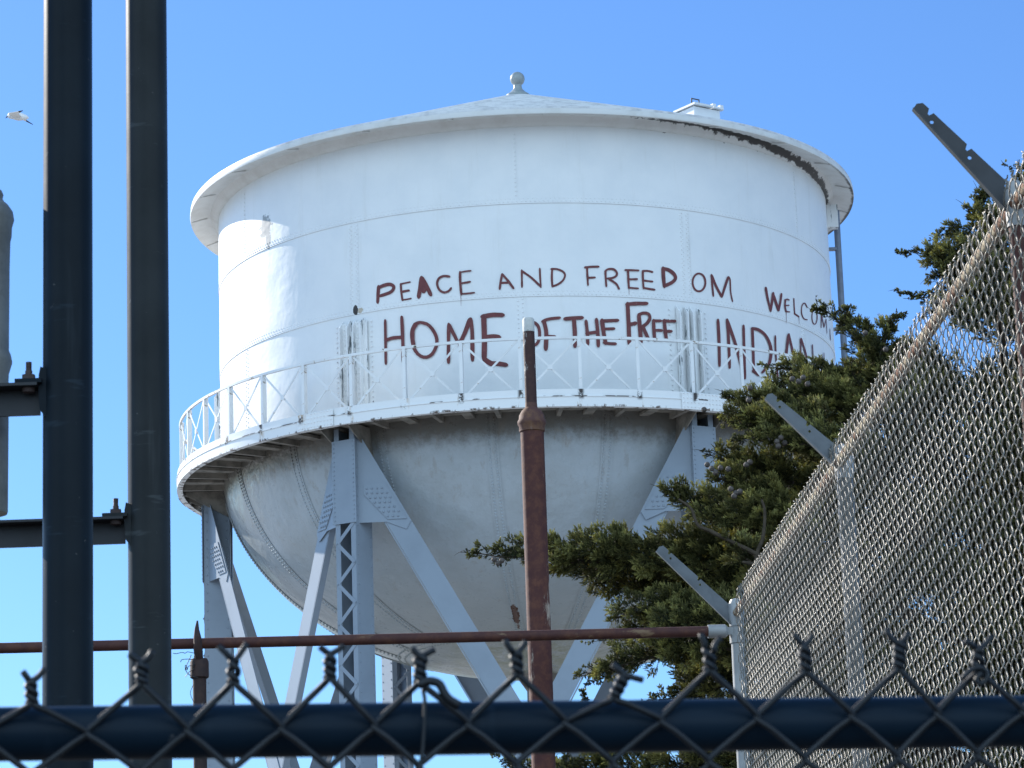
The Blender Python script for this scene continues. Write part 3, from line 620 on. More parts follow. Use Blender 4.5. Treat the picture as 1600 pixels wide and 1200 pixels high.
for i_, (pp, mt) in enumerate(zip(Pp, (M_RUSTRAIL, M_POSTD, M_POST))):
    mb = MB(); rr = (0.021, 0.030, 0.030)[i_]
    mb.tube([p3(pp, z) for z in np.linspace(0, ZF + 0.01, 10)], rr, 16)
    post = mb.build("fence_post", M_RUSTRAIL if i_ == 0 else mt); child(post, fence)
    if i_ == 0: post["label"] = "rusty brown fence post with flaking white paint"
    mb = MB(); mb.lathe([(rr + 0.004, ZF - 0.08), (rr + 0.006, ZF + 0.02), (rr * 0.8, ZF + 0.045), (0.0, ZF + 0.052)], 16, p3(pp, 0))
    cap = mb.build("post_cap", M_POST, post)
    if i_ == 2:
        for z in (ZF - 0.14, ZF - 0.55):
            mb = MB(); mb.lathe([(rr + 0.001, z - 0.02), (rr + 0.006, z - 0.018), (rr + 0.006, z + 0.018), (rr + 0.001, z + 0.02)], 16, p3(pp, 0)); mb.build("tension_band", M_POST, post)
    (a, b), am, Y, w0, w1 = ARMP[i_]; A = at(*a, Y); B = at(*b, Y); d = B - A; L = np.linalg.norm(d); d /= L
    side = np.cross(d, [0, 1.0, 0]); side /= np.linalg.norm(side)
    if side[2] < 0: side = -side
    out = [(0, -w0 / 2), (L, -w1 / 2), (L + 0.006, w1 * 0.1), (L - 0.004, w1 / 2)]
    holes = []
    for fr in (0.90, 0.52, 0.13):
        x = L * fr; hw_ = (w0 + (w1 - w0) * fr) / 2
        out += [(x + 0.010, hw_), (x + 0.002, hw_ - 0.013), (x - 0.004, hw_ - 0.013), (x - 0.007, hw_)]
        hx, hy = x - 0.022, hw_ - 0.021; holes.append([(hx + 0.0052 * math.cos(q), hy + 0.0052 * math.sin(q)) for q in np.linspace(0, -math.tau, 10, endpoint=False)])
    out += [(0, w0 / 2)]
    mb = MB(); mb.plate([out] + holes, A, d, side, 0.004)
    fa = A - side * w0 / 2; fb = A + d * L - side * w1 / 2; mb.bar(fa + np.array([0, -0.012, 0]), fb + np.array([0, -0.012, 0]), 0.004, 0.026, np.array([0, 1.0, 0]))
    mb.build("barb_arm", am, post, smooth=False)

for src in [o for o in fence.children if o.name.startswith("fence_post") and o.get("label")]:      # the next post, nearer than the frame shows
    c = src.copy(); COL.objects.link(c); c.parent = fence; c.location = Vector(c.location) + Vector(dirU * 3.2)
    for ch in src.children:
        d = ch.copy(); COL.objects.link(d); d.parent = c

# rusty rail crossing behind the near fence, with its post
r0 = at(-140, 1014.5, 14.34); r1 = at(1152, 986, 14.59); zr_ = 2.297 + CAM_H
pipefence = thing("pipe_fence", (-1.53, 14.38, 0), "long rusty brown fence rail on a rusty post crossing in front of the tower legs", "fence")
mb = MB(); r0[2] = zr_; r1[2] = zr_; mb.tube([r0 + (r1 - r0) * t for t in np.linspace(0, 0.975, 20)], 0.0245, 14); child(mb.build("top_rail", M_RUSTRAIL), pipefence)
mb = MB(); dd = (r1 - r0); dd /= np.linalg.norm(dd); e1 = r0 + (r1 - r0) * 0.972
mb.tube([e1 - dd * 0.03, e1 + dd * 0.05, e1 + dd * 0.06], [0.031, 0.031, 0.022], 14); mb.bar(e1 + dd * 0.05, e1 + dd * 0.13, 0.035, 0.012, (0, 1, 0)); child(mb.build("rail_end_clamp", M_POST), pipefence)
px_, py_ = at(311, 1100, 14.40)[:2]; mb = MB()
mb.tube([(px_, py_ + 0.03, z) for z in np.linspace(0, zr_ - 0.07, 8)], 0.031, 14); mb.lathe([(0.036, zr_ - 0.16), (0.043, zr_ - 0.155), (0.043, zr_ - 0.085), (0.036, zr_ - 0.07), (0.0, zr_ - 0.07)], 16, (px_, py_ + 0.03, 0))
mb.tube([(px_, py_ + 0.015, zr_ - 0.08), (px_, py_ - 0.02, zr_ - 0.03), (px_ - 0.002, py_ - 0.028, zr_ + 0.02), (px_ - 0.006, py_ - 0.01, zr_ + 0.06), (px_ - 0.004, py_, zr_ + 0.1)], [0.020, 0.021, 0.018, 0.011, 0.004], 8)
fp = mb.build("fence_post", mat_rust("dark_rust_post", (0.028, 0.013, 0.011), (0.07, 0.04, 0.03), 0.66, (1, 1, 0.35), 7, (0.050, 0.022, 0.015))); child(fp, pipefence)
mb = MB(); rg = np.random.default_rng(3)
for k in range(5):
    s0_ = np.array([px_ - 0.02, py_ - 0.02, zr_ - 0.05 - 0.03 * k * 0.5]); P = [s0_]
    for q in range(5): P.append(P[-1] + np.array([-0.012, 0, -0.006]) + rg.uniform(-.018, .018, 3))
    mb.tube(smooth_path(P, 14), 0.0017, 5)
mb.tube(smooth_path([(px_ - 0.03, py_ - .03, zr_ - 0.06), (px_ - 0.055, py_ - .03, zr_ - 0.12), (px_ - 0.04, py_ - .03, zr_ - 0.15), (px_ + 0.0, py_ - .03, zr_ - 0.165)], 14), 0.0018, 5)
mb.tube(smooth_path([(px_ - 0.02, py_ - .03, zr_ - 0.19), (px_ - 0.035, py_ - .03, zr_ - 0.24), (px_ + 0.0, py_ - .035, zr_ - 0.3), (px_ + 0.03, py_ - .03, zr_ - 0.27)], 14), 0.0015, 5)
mb.build("tie_wire", M_BAR, fp)

# rusty vent pipe
vx, vy = 0.0125, 15.0; vent = thing("vent_pipe", (vx, vy, 0), "tall rusty red standpipe with a collar and a white painted tip", "pipe")
zc = 3.47 + CAM_H; mb = MB(); mb.tube([(0, 0, z) for z in np.linspace(0, zc - 0.08, 14)], 0.0565, 24); mb.build("lower_pipe", M_RUST, vent)
mb = MB(); mb.lathe([(0.056, zc - 0.115), (0.062, zc - 0.11), (0.062, zc - 0.085), (0.068, zc - 0.075), (0.069, zc - 0.06), (0.062, zc - 0.048), (0.060, zc - 0.03), (0.048, zc - 0.008), (0.030, zc + 0.008), (0.0285, zc + 0.03)], 28); mb.build("collar", mat_rust("collar_rust", (0.10, 0.040, 0.030), (0.2, 0.12, 0.09), 0.68), vent)
mb = MB(); zt_ = 3.924 + CAM_H; mb.tube([(0, 0, z) for z in np.linspace(zc, zt_ - 0.066, 8)], 0.0282, 20); mb.build("upper_pipe", mat_rust("dark_flaking_rust", (0.050, 0.018, 0.015), (0.50, 0.45, 0.40), 0.60, (1, 1, 0.5), 16, (0.075, 0.028, 0.02)), vent)
mb = MB(); mb.lathe([(0.0286, zt_ - 0.07), (0.0288, zt_ - 0.008), (0.024, zt_ - 0.001), (0.0, zt_)], 20); mb.build("painted_tip", mat_rust("chipped_white_tip", (0.62, 0.60, 0.55), (0.06, 0.05, 0.045), 0.66, None, 22, (0.55, 0.53, 0.48)), vent)

# near fence: blue rail and coated wire with twisted ends
near = thing("near_fence", (0, 2.53, 0), "dark blue pipe rail and coated chain link wire right in front of the camera", "fence")
ra = at(-260, 1150.6, 2.455); rb = at(1860, 1123.5, 2.66); zl = (ra[2] + rb[2]) / 2
mb = MB(); mb.tube([ra + (rb - ra) * t for t in np.linspace(-0.6, 1.6, 48)], 0.0212, 32); child(mb.build("top_rail", M_BLUE), near)
for q in (-1.15, 1.2):
    mb = MB(); p = ra + (rb - ra) * (0.5 + q * 0.91); mb.tube([(p[0], p[1], z) for z in (0, 0.9, p[2] + 0.0)], 0.024, 20); child(mb.build("fence_post", M_BLUE), near)
TW = [(-112, 1080, 1030), (50, 1099, 1047), (221, 1069, 1018), (364, 1067, 1010), (515, 1060, 1005), (655, 1067, 1009), (808, 1054, 1003), (958, 1091, 1040), (1108, 1048, 994), (1258, 1050, 990), (1403, 1046, 988), (1527, 1050, 996), (1668, 1048, 992), (1812, 1046, 992)]
TW = [(-112 - 148 * k, 1081, 1030) for k in range(7, 0, -1)] + TW + [(1812 + 148 * k, 1046, 991) for k in range(1, 8)]
uN = (rb - ra); uN[2] = 0; uN /= np.linalg.norm(uN); nN = np.array([uN[1], -uN[0], 0]); nN = nN if nN[1] < 0 else -nN
def near_pt(x, y):                            # on the sheet of wire just in front of the rail
    d = ray(x, y); o = np.array([0, 0, CAM_H]); p0 = ra + nN * 0.0268; t = ((p0 - o) @ nN) / (d @ nN); return o + d * t
mb = MB(); NODE_Y = lambda x: 1148 - 0.022 * x; VPX = 134
wr_ = 0.0027
def wire(pts, dep, r=wr_):
    P = np.array([near_pt(*p) + nN * dd_ for p, dd_ in zip(pts, dep)]); mb.tube(smooth_path(P, len(P) * 7), r, 8)
rg = np.random.default_rng(11)
for i_ in range(len(TW)):
    x, yb, yt = TW[i_]
    # the two wires twisted at this point, each zigzagging downwards
    for sg in (-1, 1):
        nb_ = TW[i_ + sg] if 0 <= i_ + sg < len(TW) else (x + 150 * sg, yb, yt)
        xm = (x + nb_[0]) / 2 + rg.uniform(-4, 4) * 0; ov = 5
        pts = [(x + sg * 1.5, yb - 3), (x + sg * 5, yb + 5)]; dep = [0.002, 0.003]
        yn = NODE_Y(xm); xx = [x, xm]; k = 0; ycur = yb
        seq = []
        for row in range(5):
            tgt_x = xm + sg * ov if row % 2 == 0 else x - sg * ov; tgt_y = yn + VPX / 2 * row
            px0 = x if row % 2 == 0 else xm
            if row == 0: y_prev = yb
            else: y_prev = yn + VPX / 2 * (row - 1)
            dsg = 0.0026 if (row % 2 == 0) == (sg > 0) else -0.0026
            for f_ in (0.25, 0.5, 0.75):
                a_ = px0 + (tgt_x - px0) * f_; pts.append((a_, y_prev + (tgt_y - y_prev) * f_ )); dep.append(dsg)
            pts.append((tgt_x, tgt_y)); dep.append(0.0)
        P_ = np.array([near_pt(*p) + nN * d_ for p, d_ in zip(pts, dep)]); u_ = np.linspace(0, len(P_) - 1, len(P_) * 8); lin = np.stack([np.interp(u_, np.arange(len(P_)), P_[:, c_]) for c_ in range(3)], 1)
        for _ in range(5): lin[1:-1] = (lin[:-2] + lin[1:-1] * 2 + lin[2:]) / 4
        mb.tube(lin, wr_, 8)
        # twist and splayed end
        n = 16; t = np.linspace(0, 1, n); P = []
        lean = 16 if x == 958 else rg.uniform(-3, 3)
        yf = yb - (yb - yt) * 0.62
        for q in t:
            a_ = q * (2.2 + 0.25 * (i_ * 7 % 5)) * np.pi + (0 if sg > 0 else np.pi); P.append(near_pt(x + lean * q + 6.2 * math.cos(a_), yb + (yf - yb) * q) + nN * (0.0031 * math.sin(a_) + 0.002))
        ex = 20 + rg.uniform(-8, 7); dyt = rg.uniform(-5, 8)
        if x == 958: e_pts = [(x + 18, yf - 3), (x + (46 if sg > 0 else -2), yf + (4 if sg > 0 else -22))]
        else: e_pts = [(x + lean + sg * ex * 0.5, yf - (yb - yt) * 0.16), (x + lean + sg * ex, yt + dyt)]
        for e_ in e_pts: P.append(near_pt(*e_) + nN * 0.002)
        mb.tube(smooth_path(P, 40), wr_ * 0.95, 8)
# old tie wire loops
P = [near_pt(x_, y_) + nN * 0.006 for x_, y_ in ((652, 1072), (668, 1066), (684, 1070), (692, 1084), (700, 1094), (716, 1104))]; mb.tube(smooth_path(P, 24), 0.0036, 8)
P = [near_pt(x_, y_) + nN * 0.003 for x_, y_ in ((660, 1078), (663, 1100), (661, 1150), (656, 1196), (640, 1240))]; mb.tube(smooth_path(P, 24), 0.0016, 8)
P = [near_pt(x_, y_) + nN * 0.006 for x_, y_ in ((1500, 1062), (1515, 1048), (1532, 1046), (1540, 1058), (1530, 1070), (1522, 1064), (1530, 1052))]; mb.tube(smooth_path(P, 30), 0.0022, 8)
child(mb.build("wire_mesh", M_VINYL, None, smooth=True, angle=0), near)

# ------------------------------------------------------------------ two dark posts with bolted bars, and the pipe behind the left bar
def steel_post(xc, yy, rpost, ytop, label, mt, bar_left, bolt_px, Y):
    p = at(xc, yy, Y); zb = p[2]; o = thing("steel_post", (p[0], p[1], 0), label, "post", "dark steel posts at the left")
    k = Y / FPX
    mb = MB(); mb.tube([(0, 0, z) for z in np.linspace(0, 6.2, 16)], rpost, 40); mb.build("pole", mt, o)
    mb = MB(); hb = 0.067                     # angle bar: web behind, flange on top towards the viewer
    xr = -rpost - 4 * k; xl = bar_left * k
    mb.box(((xl + xr) / 2, 0.0, zb - hb / 2), (xr - xl, 0.008, hb)); mb.box(((xl + xr) / 2, -0.031, zb - 0.0036), (xr - xl, 0.054, 0.007))
    bar = mb.build("bar", M_BAR, o, smooth=False)
    mb = MB(); L0 = (bolt_px - 20) * k; Rr = -rpost + 0.004
    mb.box(((L0 + Rr) / 2, -0.028, zb + 0.0055), (Rr - L0, 0.05, 0.010))
    mb.plate([[(-rpost - 0.005, zb - 0.02), (-rpost - 0.004, zb - 0.045), (-rpost - 0.002, zb - 0.062), (-rpost + 0.010, zb - 0.078), (-rpost + 0.028, zb - 0.078), (-rpost + 0.028, zb + 0.03), (-rpost - 0.001, zb + 0.042), (-rpost - 0.005, zb + 0.02)]], (0, -0.030, 0), (1, 0, 0), (0, 0, 1), 0.012)
    lug = mb.build("lug", mt, o, smooth=False)
    mb = MB(); c = (bolt_px * k, -0.028); a6 = lambda r, z0, z1: mb.tube([(c[0], c[1], z0), (c[0], c[1], z1)], r, 6)
    a6(0.0165, zb + 0.0105, zb + 0.024)
    mb.tube([(c[0], c[1], z) for z in (zb + 0.024, zb + 0.034)], 0.0085, 12)
    zth = np.arange(zb + 0.034, zb + 0.056, 0.0016); mb.tube([(c[0], c[1], z) for z in zth], [0.0066 + 0.0007 * (q % 2) for q in range(len(zth))], 12)
    mb.lathe([(0.0, zb - 0.02), (0.014, zb - 0.018), (0.016, zb - 0.008)], 14, (c[0], c[1], 0))
    mb.build("bolt", M_BOLT, o)
    return o
steel_post(106, 604, 0.0583, 0, "dark navy steel post, the nearer and wider of the two, left of the slate one", M_PA, -190, -60, 7.3)
steel_post(233, 811, 0.0585, 0, "dark slate steel post, the narrower of the two, beside the tower balcony", M_PB, -250, -51, 8.66)
pf = at(-21, 600, 7.425); fz = lambda y: at(-21, y, 7.425)[2]
mb = MB(); k = 7.425 / FPX
mb.lathe([(0.0, fz(803)), (34 * k, fz(803)), (35 * k, fz(800)), (35.5 * k, fz(650)), (35 * k, fz(600)), (35.5 * k, fz(585)), (41 * k, fz(567)), (39 * k, fz(556)), (35.5 * k, fz(548)), (36 * k, fz(420)), (37 * k, fz(378)), (39 * k, fz(370)), (39.5 * k, fz(356)), (43 * k, fz(344)), (41 * k, fz(332)), (34 * k, fz(322)), (27 * k, fz(316)), (24 * k, fz(311)), (25.5 * k, fz(305)), (23 * k, fz(299)), (0, fz(294))], 40)
fo = mb.build("grey_pipe", M_FITTING); fo.location = (pf[0], pf[1], 0); tag(fo, "weathered grey pipe with two swollen collars behind the left post's bar", "pipe")

# ------------------------------------------------------------------ cypress
TY = 18.0
tp = at(1530, 1000, TY + 1.2); tree = thing("cypress_tree", (tp[0] + 0.25, tp[1], 0), "dark green cypress tree with long tufted branches behind the right fence", "tree")
TOFF = Matrix.Translation(-Vector(tree.location))
def pad(pts, Y, dens=1.0, dy=0.0): return (pts, Y, dens, dy)
PADS = [
 pad([(1200, 905, 60), (1130, 880, 58), (1050, 868, 48), (970, 868, 42), (895, 870, 36), (840, 866, 22), (790, 866, 17), (745, 862, 8), (720, 862, 2)], 17.6, 1.3),
 pad([(1180, 940, 45), (1080, 915, 46), (1010, 905, 40), (950, 905, 30), (905, 890, 20)], 17.9, 1.2),
 pad([(1200, 985, 40), (1110, 950, 32), (1040, 945, 30), (985, 950, 22), (965, 960, 10)], 17.4),
 pad([(1100, 1000, 30), (1040, 965, 28), (1000, 980, 20), (960, 993, 9), (915, 1000, 3)], 17.7),
 pad([(1190, 960, 28), (1130, 965, 24), (1060, 968, 22), (1020, 985, 16)], 17.0, 1.2),
 pad([(1190, 1010, 40), (1120, 1005, 34), (1040, 1015, 28), (985, 1030, 22), (930, 1048, 14), (903, 1055, 5)], 17.3, 1.1),
 pad([(985, 1030, 12), (945, 1055, 10), (915, 1072, 4)], 17.4),
 pad([(1170, 1050, 34), (1110, 1070, 28), (1060, 1085, 16), (1005, 1090, 7)], 17.8),
 pad([(1150, 1010, 40), (1120, 1045, 30), (1085, 1060, 18)], 18.0),
 pad([(920, 1100, 4), (912, 1088, 5), (907, 1078, 2)], 17.5),
 pad([(1260, 850, 40), (1200, 815, 36), (1140, 800, 38), (1095, 790, 30), (1065, 775, 20), (1045, 765, 13), (1030, 762, 4)], 17.2, 1.1),
 pad([(1260, 830, 44), (1220, 800, 40), (1190, 770, 36), (1160, 760, 28), (1120, 748, 16)], 17.3, 1.1),
 pad([(1240, 745, 34), (1190, 740, 26), (1150, 728, 18), (1118, 712, 14), (1095, 706, 4)], 17.4),
 pad([(1190, 730, 20), (1160, 712, 16), (1140, 704, 14)], 17.5),
 pad([(1300, 745, 30), (1260, 750, 34), (1225, 745, 26), (1200, 720, 10)], 17.7),
 pad([(1225, 745, 12), (1223, 715, 8), (1222, 700, 4)], 17.5),
 pad([(1170, 870, 22), (1155, 860, 20), (1150, 845, 16)], 17.0),
 pad([(1360, 730, 46), (1300, 700, 40), (1240, 672, 32), (1190, 660, 26), (1155, 660, 20), (1128, 658, 9)], 17.1, 1.2),
 pad([(1300, 690, 26), (1220, 690, 18), (1165, 684, 12), (1142, 692, 4)], 17.0),
 pad([(1290, 660, 34), (1220, 640, 28), (1170, 624, 20), (1140, 617, 10), (1128, 612, 3)], 17.3, 1.1),
 pad([(1350, 650, 44), (1290, 625, 36), (1240, 608, 28), (1212, 602, 14)], 17.6, 1.2),
 pad([(1380, 610, 36), (1310, 590, 26), (1250, 577, 18), (1215, 572, 10), (1188, 568, 2)], 17.8, 1.1),
 pad([(1290, 590, 8), (1240, 588, 6), (1205, 582, 2)], 17.6),
 pad([(1420, 640, 46), (1390, 590, 34), (1362, 548, 26), (1335, 520, 20), (1312, 500, 15), (1292, 484, 11), (1280, 474, 6), (1275, 464, 2)], 17.6, 1.2),
 pad([(1320, 505, 10), (1322, 488, 8), (1320, 482, 3)], 17.6), pad([(1292, 486, 6), (1278, 484, 5), (1266, 482, 2)], 17.6),
 pad([(1375, 550, 20), (1384, 520, 16), (1390, 505, 13), (1394, 498, 6)], 17.5), pad([(1392, 500, 3), (1402, 496, 2), (1412, 497, 1)], 17.5),
 pad([(1380, 570, 20), (1402, 545, 14), (1416, 532, 8), (1428, 527, 2)], 17.5),
 pad([(1440, 620, 40), (1425, 585, 28), (1410, 560, 16)], 17.8), pad([(1500, 610, 50), (1450, 575, 28), (1420, 565, 14)], 18.0),
 pad([(1345, 600, 14), (1330, 578, 10), (1332, 566, 3)], 17.5),
 pad([(1560, 440, 39.0), (1520, 412, 33.8), (1485, 402, 26.0), (1455, 395, 15.6), (1430, 390, 4.0)], 17.4, 1.2), pad([(1500, 420, 23.4), (1470, 425, 14.3), (1450, 432, 3.0)], 17.4),
 pad([(1430, 391, 1.5), (1415, 394, 1.0), (1402, 396, 0.6)], 17.4, .5),
 pad([(1560, 400, 31.2), (1525, 366, 19.5), (1490, 360, 14.3), (1468, 364, 7.8), (1455, 370, 2.0)], 17.5), pad([(1570, 380, 33.8), (1540, 345, 19.5), (1520, 330, 13.0), (1505, 320, 2.0)], 17.6),
 pad([(1560, 370, 20.8), (1538, 330, 15.6), (1532, 310, 13.0), (1526, 298, 3.0)], 17.5), pad([(1534, 312, 7.8), (1546, 302, 3.0), (1556, 297, 1.0)], 17.5),
 pad([(1560, 480, 31.2), (1510, 462, 20.8), (1470, 460, 11.7), (1440, 463, 7.8), (1412, 464, 2.0)], 17.6), pad([(1440, 463, 4.0), (1425, 460, 2.0), (1400, 454, 0.8)], 17.6, .7),
 pad([(1540, 510, 28.6), (1490, 488, 18.2), (1460, 487, 11.7), (1440, 500, 3.0)], 17.4), pad([(1600, 520, 52.0), (1560, 480, 39.0), (1545, 420, 33.8), (1560, 380, 23.4)], 17.9),
 pad([(1660, 275, 10), (1610, 265, 6), (1585, 263, 5), (1566, 259, 1.5)], 17.6), pad([(1640, 300, 26), (1600, 290, 12), (1590, 270, 5)], 17.8),
 pad([(1200, 1185, 26), (1100, 1195, 26), (1000, 1198, 24), (900, 1196, 20), (860, 1190, 9)], 18.2, 1.2), pad([(880, 1205, 16), (820, 1196, 12), (780, 1184, 6), (768, 1176, 2)], 17.9),
]
# the deep crown behind the wire mesh, with a few openings left to the sky
rg = np.random.default_rng(21)
HOLES = [(1450, 972, 10), (1505, 1000, 6), (1545, 655, 2), (1495, 1170, 8), (1490, 590, 10), (1535, 535, 22), (1568, 565, 14), (1510, 515, 6)]
CROWN = []
for y in np.arange(560, 1300, 44):
    for x in np.arange(1180, 1900, 60):
        xl = 1600 - (y - 300) * 0.68
        if x < xl - 35: continue
        xx, yy = x + rg.uniform(-22, 22), y + rg.uniform(-16, 16)
        if any(math.hypot(xx - h[0], (yy - h[1])) < h[2] + 22 for h in HOLES): continue
        CROWN.append((xx, yy, rg.uniform(26, 40), TY + rg.uniform(-0.2, 0.5)))
for y in np.arange(700, 1300, 50):
    for x in np.arange(1120, 1900, 60):
        xl = 1600 - (y - 330) * 0.68
        if x < xl - 10: continue
        xx, yy = x + rg.uniform(-22, 22), y + rg.uniform(-16, 16)
        if any(math.hypot(xx - h[0], (yy - h[1])) < h[2] + 24 for h in HOLES): continue
        CROWN.append((xx, yy, rg.uniform(30, 46), TY + rg.uniform(0.8, 1.6)))
for y in np.arange(560, 1300, 56):              # the far side of the crown
    for x in np.arange(1230, 1900, 66):
        if x < 1600 - (y - 330) * 0.60: continue
        xx, yy = x + rg.uniform(-22, 22), y + rg.uniform(-16, 16)
        if any(math.hypot(xx - h[0], (yy - h[1])) < h[2] + 22 for h in HOLES): continue
        CROWN.append((xx, yy, rg.uniform(34, 48), TY + rg.uniform(1.9, 2.6)))
for x, y in ((1180, 900), (1230, 880), (1150, 920), (1210, 930), (1120, 905), (1250, 830), (1280, 800), (1200, 850), (1330, 740), (1290, 770), (1180, 830), (1090, 890), (1300, 690), (1240, 720), (1240, 650), (1130, 800), (1165, 790), (1110, 870), (1060, 885), (1010, 890), (1200, 745), (1290, 640), (1330, 610), (1190, 1000), (1140, 970), (1230, 970), (1590, 350), (1600, 420), (1570, 440), (1610, 480), (1560, 500), (1640, 560), (1450, 610), (1430, 630), (1585, 640), (1540, 630), (1600, 700), (1570, 590), (1400, 1130), (1450, 1100), (1560, 1120), (1090, 960), (1210, 640)):
    CROWN.append((x, y, 42, TY + 0.35))
def spikes(mb, base, d, L, W, rnd):
    n = len(base); d = d / np.linalg.norm(d, axis=1)[:, None]
    u = np.cross(d, RNG.normal(size=(n, 3))); u /= np.linalg.norm(u, axis=1)[:, None]; v = np.cross(d, u)
    mid = base + d * (L * 0.35)[:, None]; W = W[:, None]
    r3 = [mid + u * W, mid - u * W * 0.5 + v * W * 0.87, mid - u * W * 0.5 - v * W * 0.87]
    V = np.stack([base, *r3, base + d * L[:, None]], 1).reshape(-1, 3)
    f = np.array([(0, 2, 1), (0, 3, 2), (0, 1, 3), (1, 2, 4), (2, 3, 4), (3, 1, 4)])
    mb.add(V, ((np.arange(n) * 5)[:, None, None] + f[None]).reshape(-1, 3), np.repeat(rnd, 5))
UP = np.array([0, 0, 1.0])
def tufts(mb, B, Dr, L, rnd, nsp=22, W=0.0030):
    """twigs at B pointing along Dr, each set with short scale-leaf sprays"""
    n = len(B); Dr = Dr / np.linalg.norm(Dr, axis=1)[:, None]
    s = np.tile(np.linspace(0.0, 1.0, nsp), (n, 1)) + RNG.uniform(-.04, .04, (n, nsp))
    perp = RNG.normal(size=(n, nsp, 3)); perp -= Dr[:, None] * (perp * Dr[:, None]).sum(-1, keepdims=True); perp /= np.linalg.norm(perp, axis=-1, keepdims=True)
    base = B[:, None] + Dr[:, None] * (L[:, None] * s)[..., None]
    sd = Dr[:, None] * 0.9 + perp * (0.85 * (1.08 - s))[..., None] + UP * 0.12
    SL = (RNG.uniform(0.5, 0.95, (n, nsp)) * (0.009 + L[:, None] * 0.16) * (1.1 - 0.35 * s))
    r = np.clip(rnd[:, None] * 0.75 + s * 0.22 + RNG.uniform(-.12, .12, (n, nsp)), 0, 1)
    spikes(mb, base.reshape(-1, 3), sd.reshape(-1, 3), (SL * 1.3).ravel(), (SL * 0.10 + W * 0.42).ravel() , r.ravel())
fol = MB(); wood = MB(); YD = np.array([0, 1.0, 0])
for pts, Y, dens, _ in PADS:
    P = np.array([at(x, y, Y) for x, y, h in pts]); hw = np.array([h for *_, h in pts]) * 1.02 * Y / FPX; m = len(P)
    n = 40; S = smooth_path(P, n); Hh = np.interp(np.linspace(0, m - 1, n), np.arange(m), hw)
    S[:, 1] += np.cumsum(RNG.normal(0, 0.008, n))
    T = np.gradient(S, axis=0); seg = np.linalg.norm(T, axis=1); T /= seg[:, None]
    wood.tube(S - UP * (Hh * 0.25)[:, None], np.clip(Hh * 0.09, 0.0015, 0.012), 6)
    # sprays: plumes of twigs with darker gaps between them
    wgt = seg * np.maximum(Hh, 0.010); ncl = int(4 + dens * wgt.sum() * 2 * 460 + seg.sum() * 26)
    idx = RNG.choice(n, ncl, p=wgt / wgt.sum()); a = RNG.uniform(0, 2 * np.pi, ncl); q = np.sqrt(RNG.uniform(0, 1, ncl))
    Nv = np.cross(T, YD); Nv /= np.linalg.norm(Nv, axis=1)[:, None] + 1e-9; Nv[Nv[:, 2] < 0] *= -1
    off = Nv[idx] * (np.sin(a) * q)[:, None] + YD * (np.cos(a) * q * 1.2)[:, None]
    CB = S[idx] + off * (Hh[idx] * 0.62)[:, None] + T[idx] * (RNG.uniform(-.5, .5, ncl) * seg[idx])[:, None]
    CD = T[idx] * 0.75 + UP * 0.36 + off * 0.75 + RNG.normal(0, 0.26, (ncl, 3)); CD /= np.linalg.norm(CD, axis=1)[:, None]
    CL = np.clip(Hh[idx] * RNG.uniform(0.5, 1.0, ncl), 0.016, 0.09); tone = RNG.uniform(0.40, 1.35, ncl)
    lead = RNG.random(ncl) < 0.34; CL = np.where(lead, np.minimum(CL * 1.75, 0.125), CL); CD = np.where(lead[:, None], CD + T[idx] * 0.5, CD); CD /= np.linalg.norm(CD, axis=1)[:, None]      # long pointed leaders
    per = np.clip((CL / 0.1 * 34).astype(int), 5, 30); ci = np.repeat(np.arange(ncl), per); cnt = len(ci)
    sp_ = RNG.uniform(0.05, 1, cnt) ** 0.8; pr = RNG.normal(size=(cnt, 3)); pr -= CD[ci] * (pr * CD[ci]).sum(1)[:, None]; pr /= np.linalg.norm(pr, axis=1)[:, None]
    rd = np.sqrt(RNG.uniform(0, 1, cnt)) * 0.28 * np.sin(np.pi * np.clip(0.15 + 0.8 * sp_, 0, 1)) * np.where(lead[ci], 0.45, 1.0) + 0.02
    B = CB[ci] + CD[ci] * (CL[ci] * sp_)[:, None] + pr * (rd * CL[ci])[:, None]
    Dr = CD[ci] * 0.8 + pr * 0.65 + UP * 0.25 + RNG.normal(0, 0.25, (cnt, 3))
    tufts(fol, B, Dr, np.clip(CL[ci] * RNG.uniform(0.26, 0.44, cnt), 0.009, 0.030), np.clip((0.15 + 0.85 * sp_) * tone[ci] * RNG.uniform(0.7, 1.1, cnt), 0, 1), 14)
    # inner twigs, their dark colour standing in for shade inside the branch
    k2 = int(ncl * 4); id2 = RNG.choice(n, k2, p=wgt / wgt.sum()); a2 = RNG.uniform(0, 2 * np.pi, k2); q2 = np.sqrt(RNG.uniform(0, 1, k2)) * 0.7
    B2 = S[id2] + (Nv[id2] * (np.sin(a2) * q2)[:, None] + YD * (np.cos(a2) * q2)[:, None]) * (Hh[id2] * 0.75)[:, None]
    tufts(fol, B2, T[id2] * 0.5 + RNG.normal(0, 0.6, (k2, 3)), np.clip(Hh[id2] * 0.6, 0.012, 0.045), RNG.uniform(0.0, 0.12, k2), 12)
    if hw[-1] < 0.02 and RNG.random() < 0.8:  # bare leading twig
        e = S[-1]; d = T[-1] + RNG.normal(0, .15, 3); wood.tube([e - d * 0.03, e + d * 0.02 + UP * 0.004, e + d * 0.055], [0.002, 0.0016, 0.0006], 4)
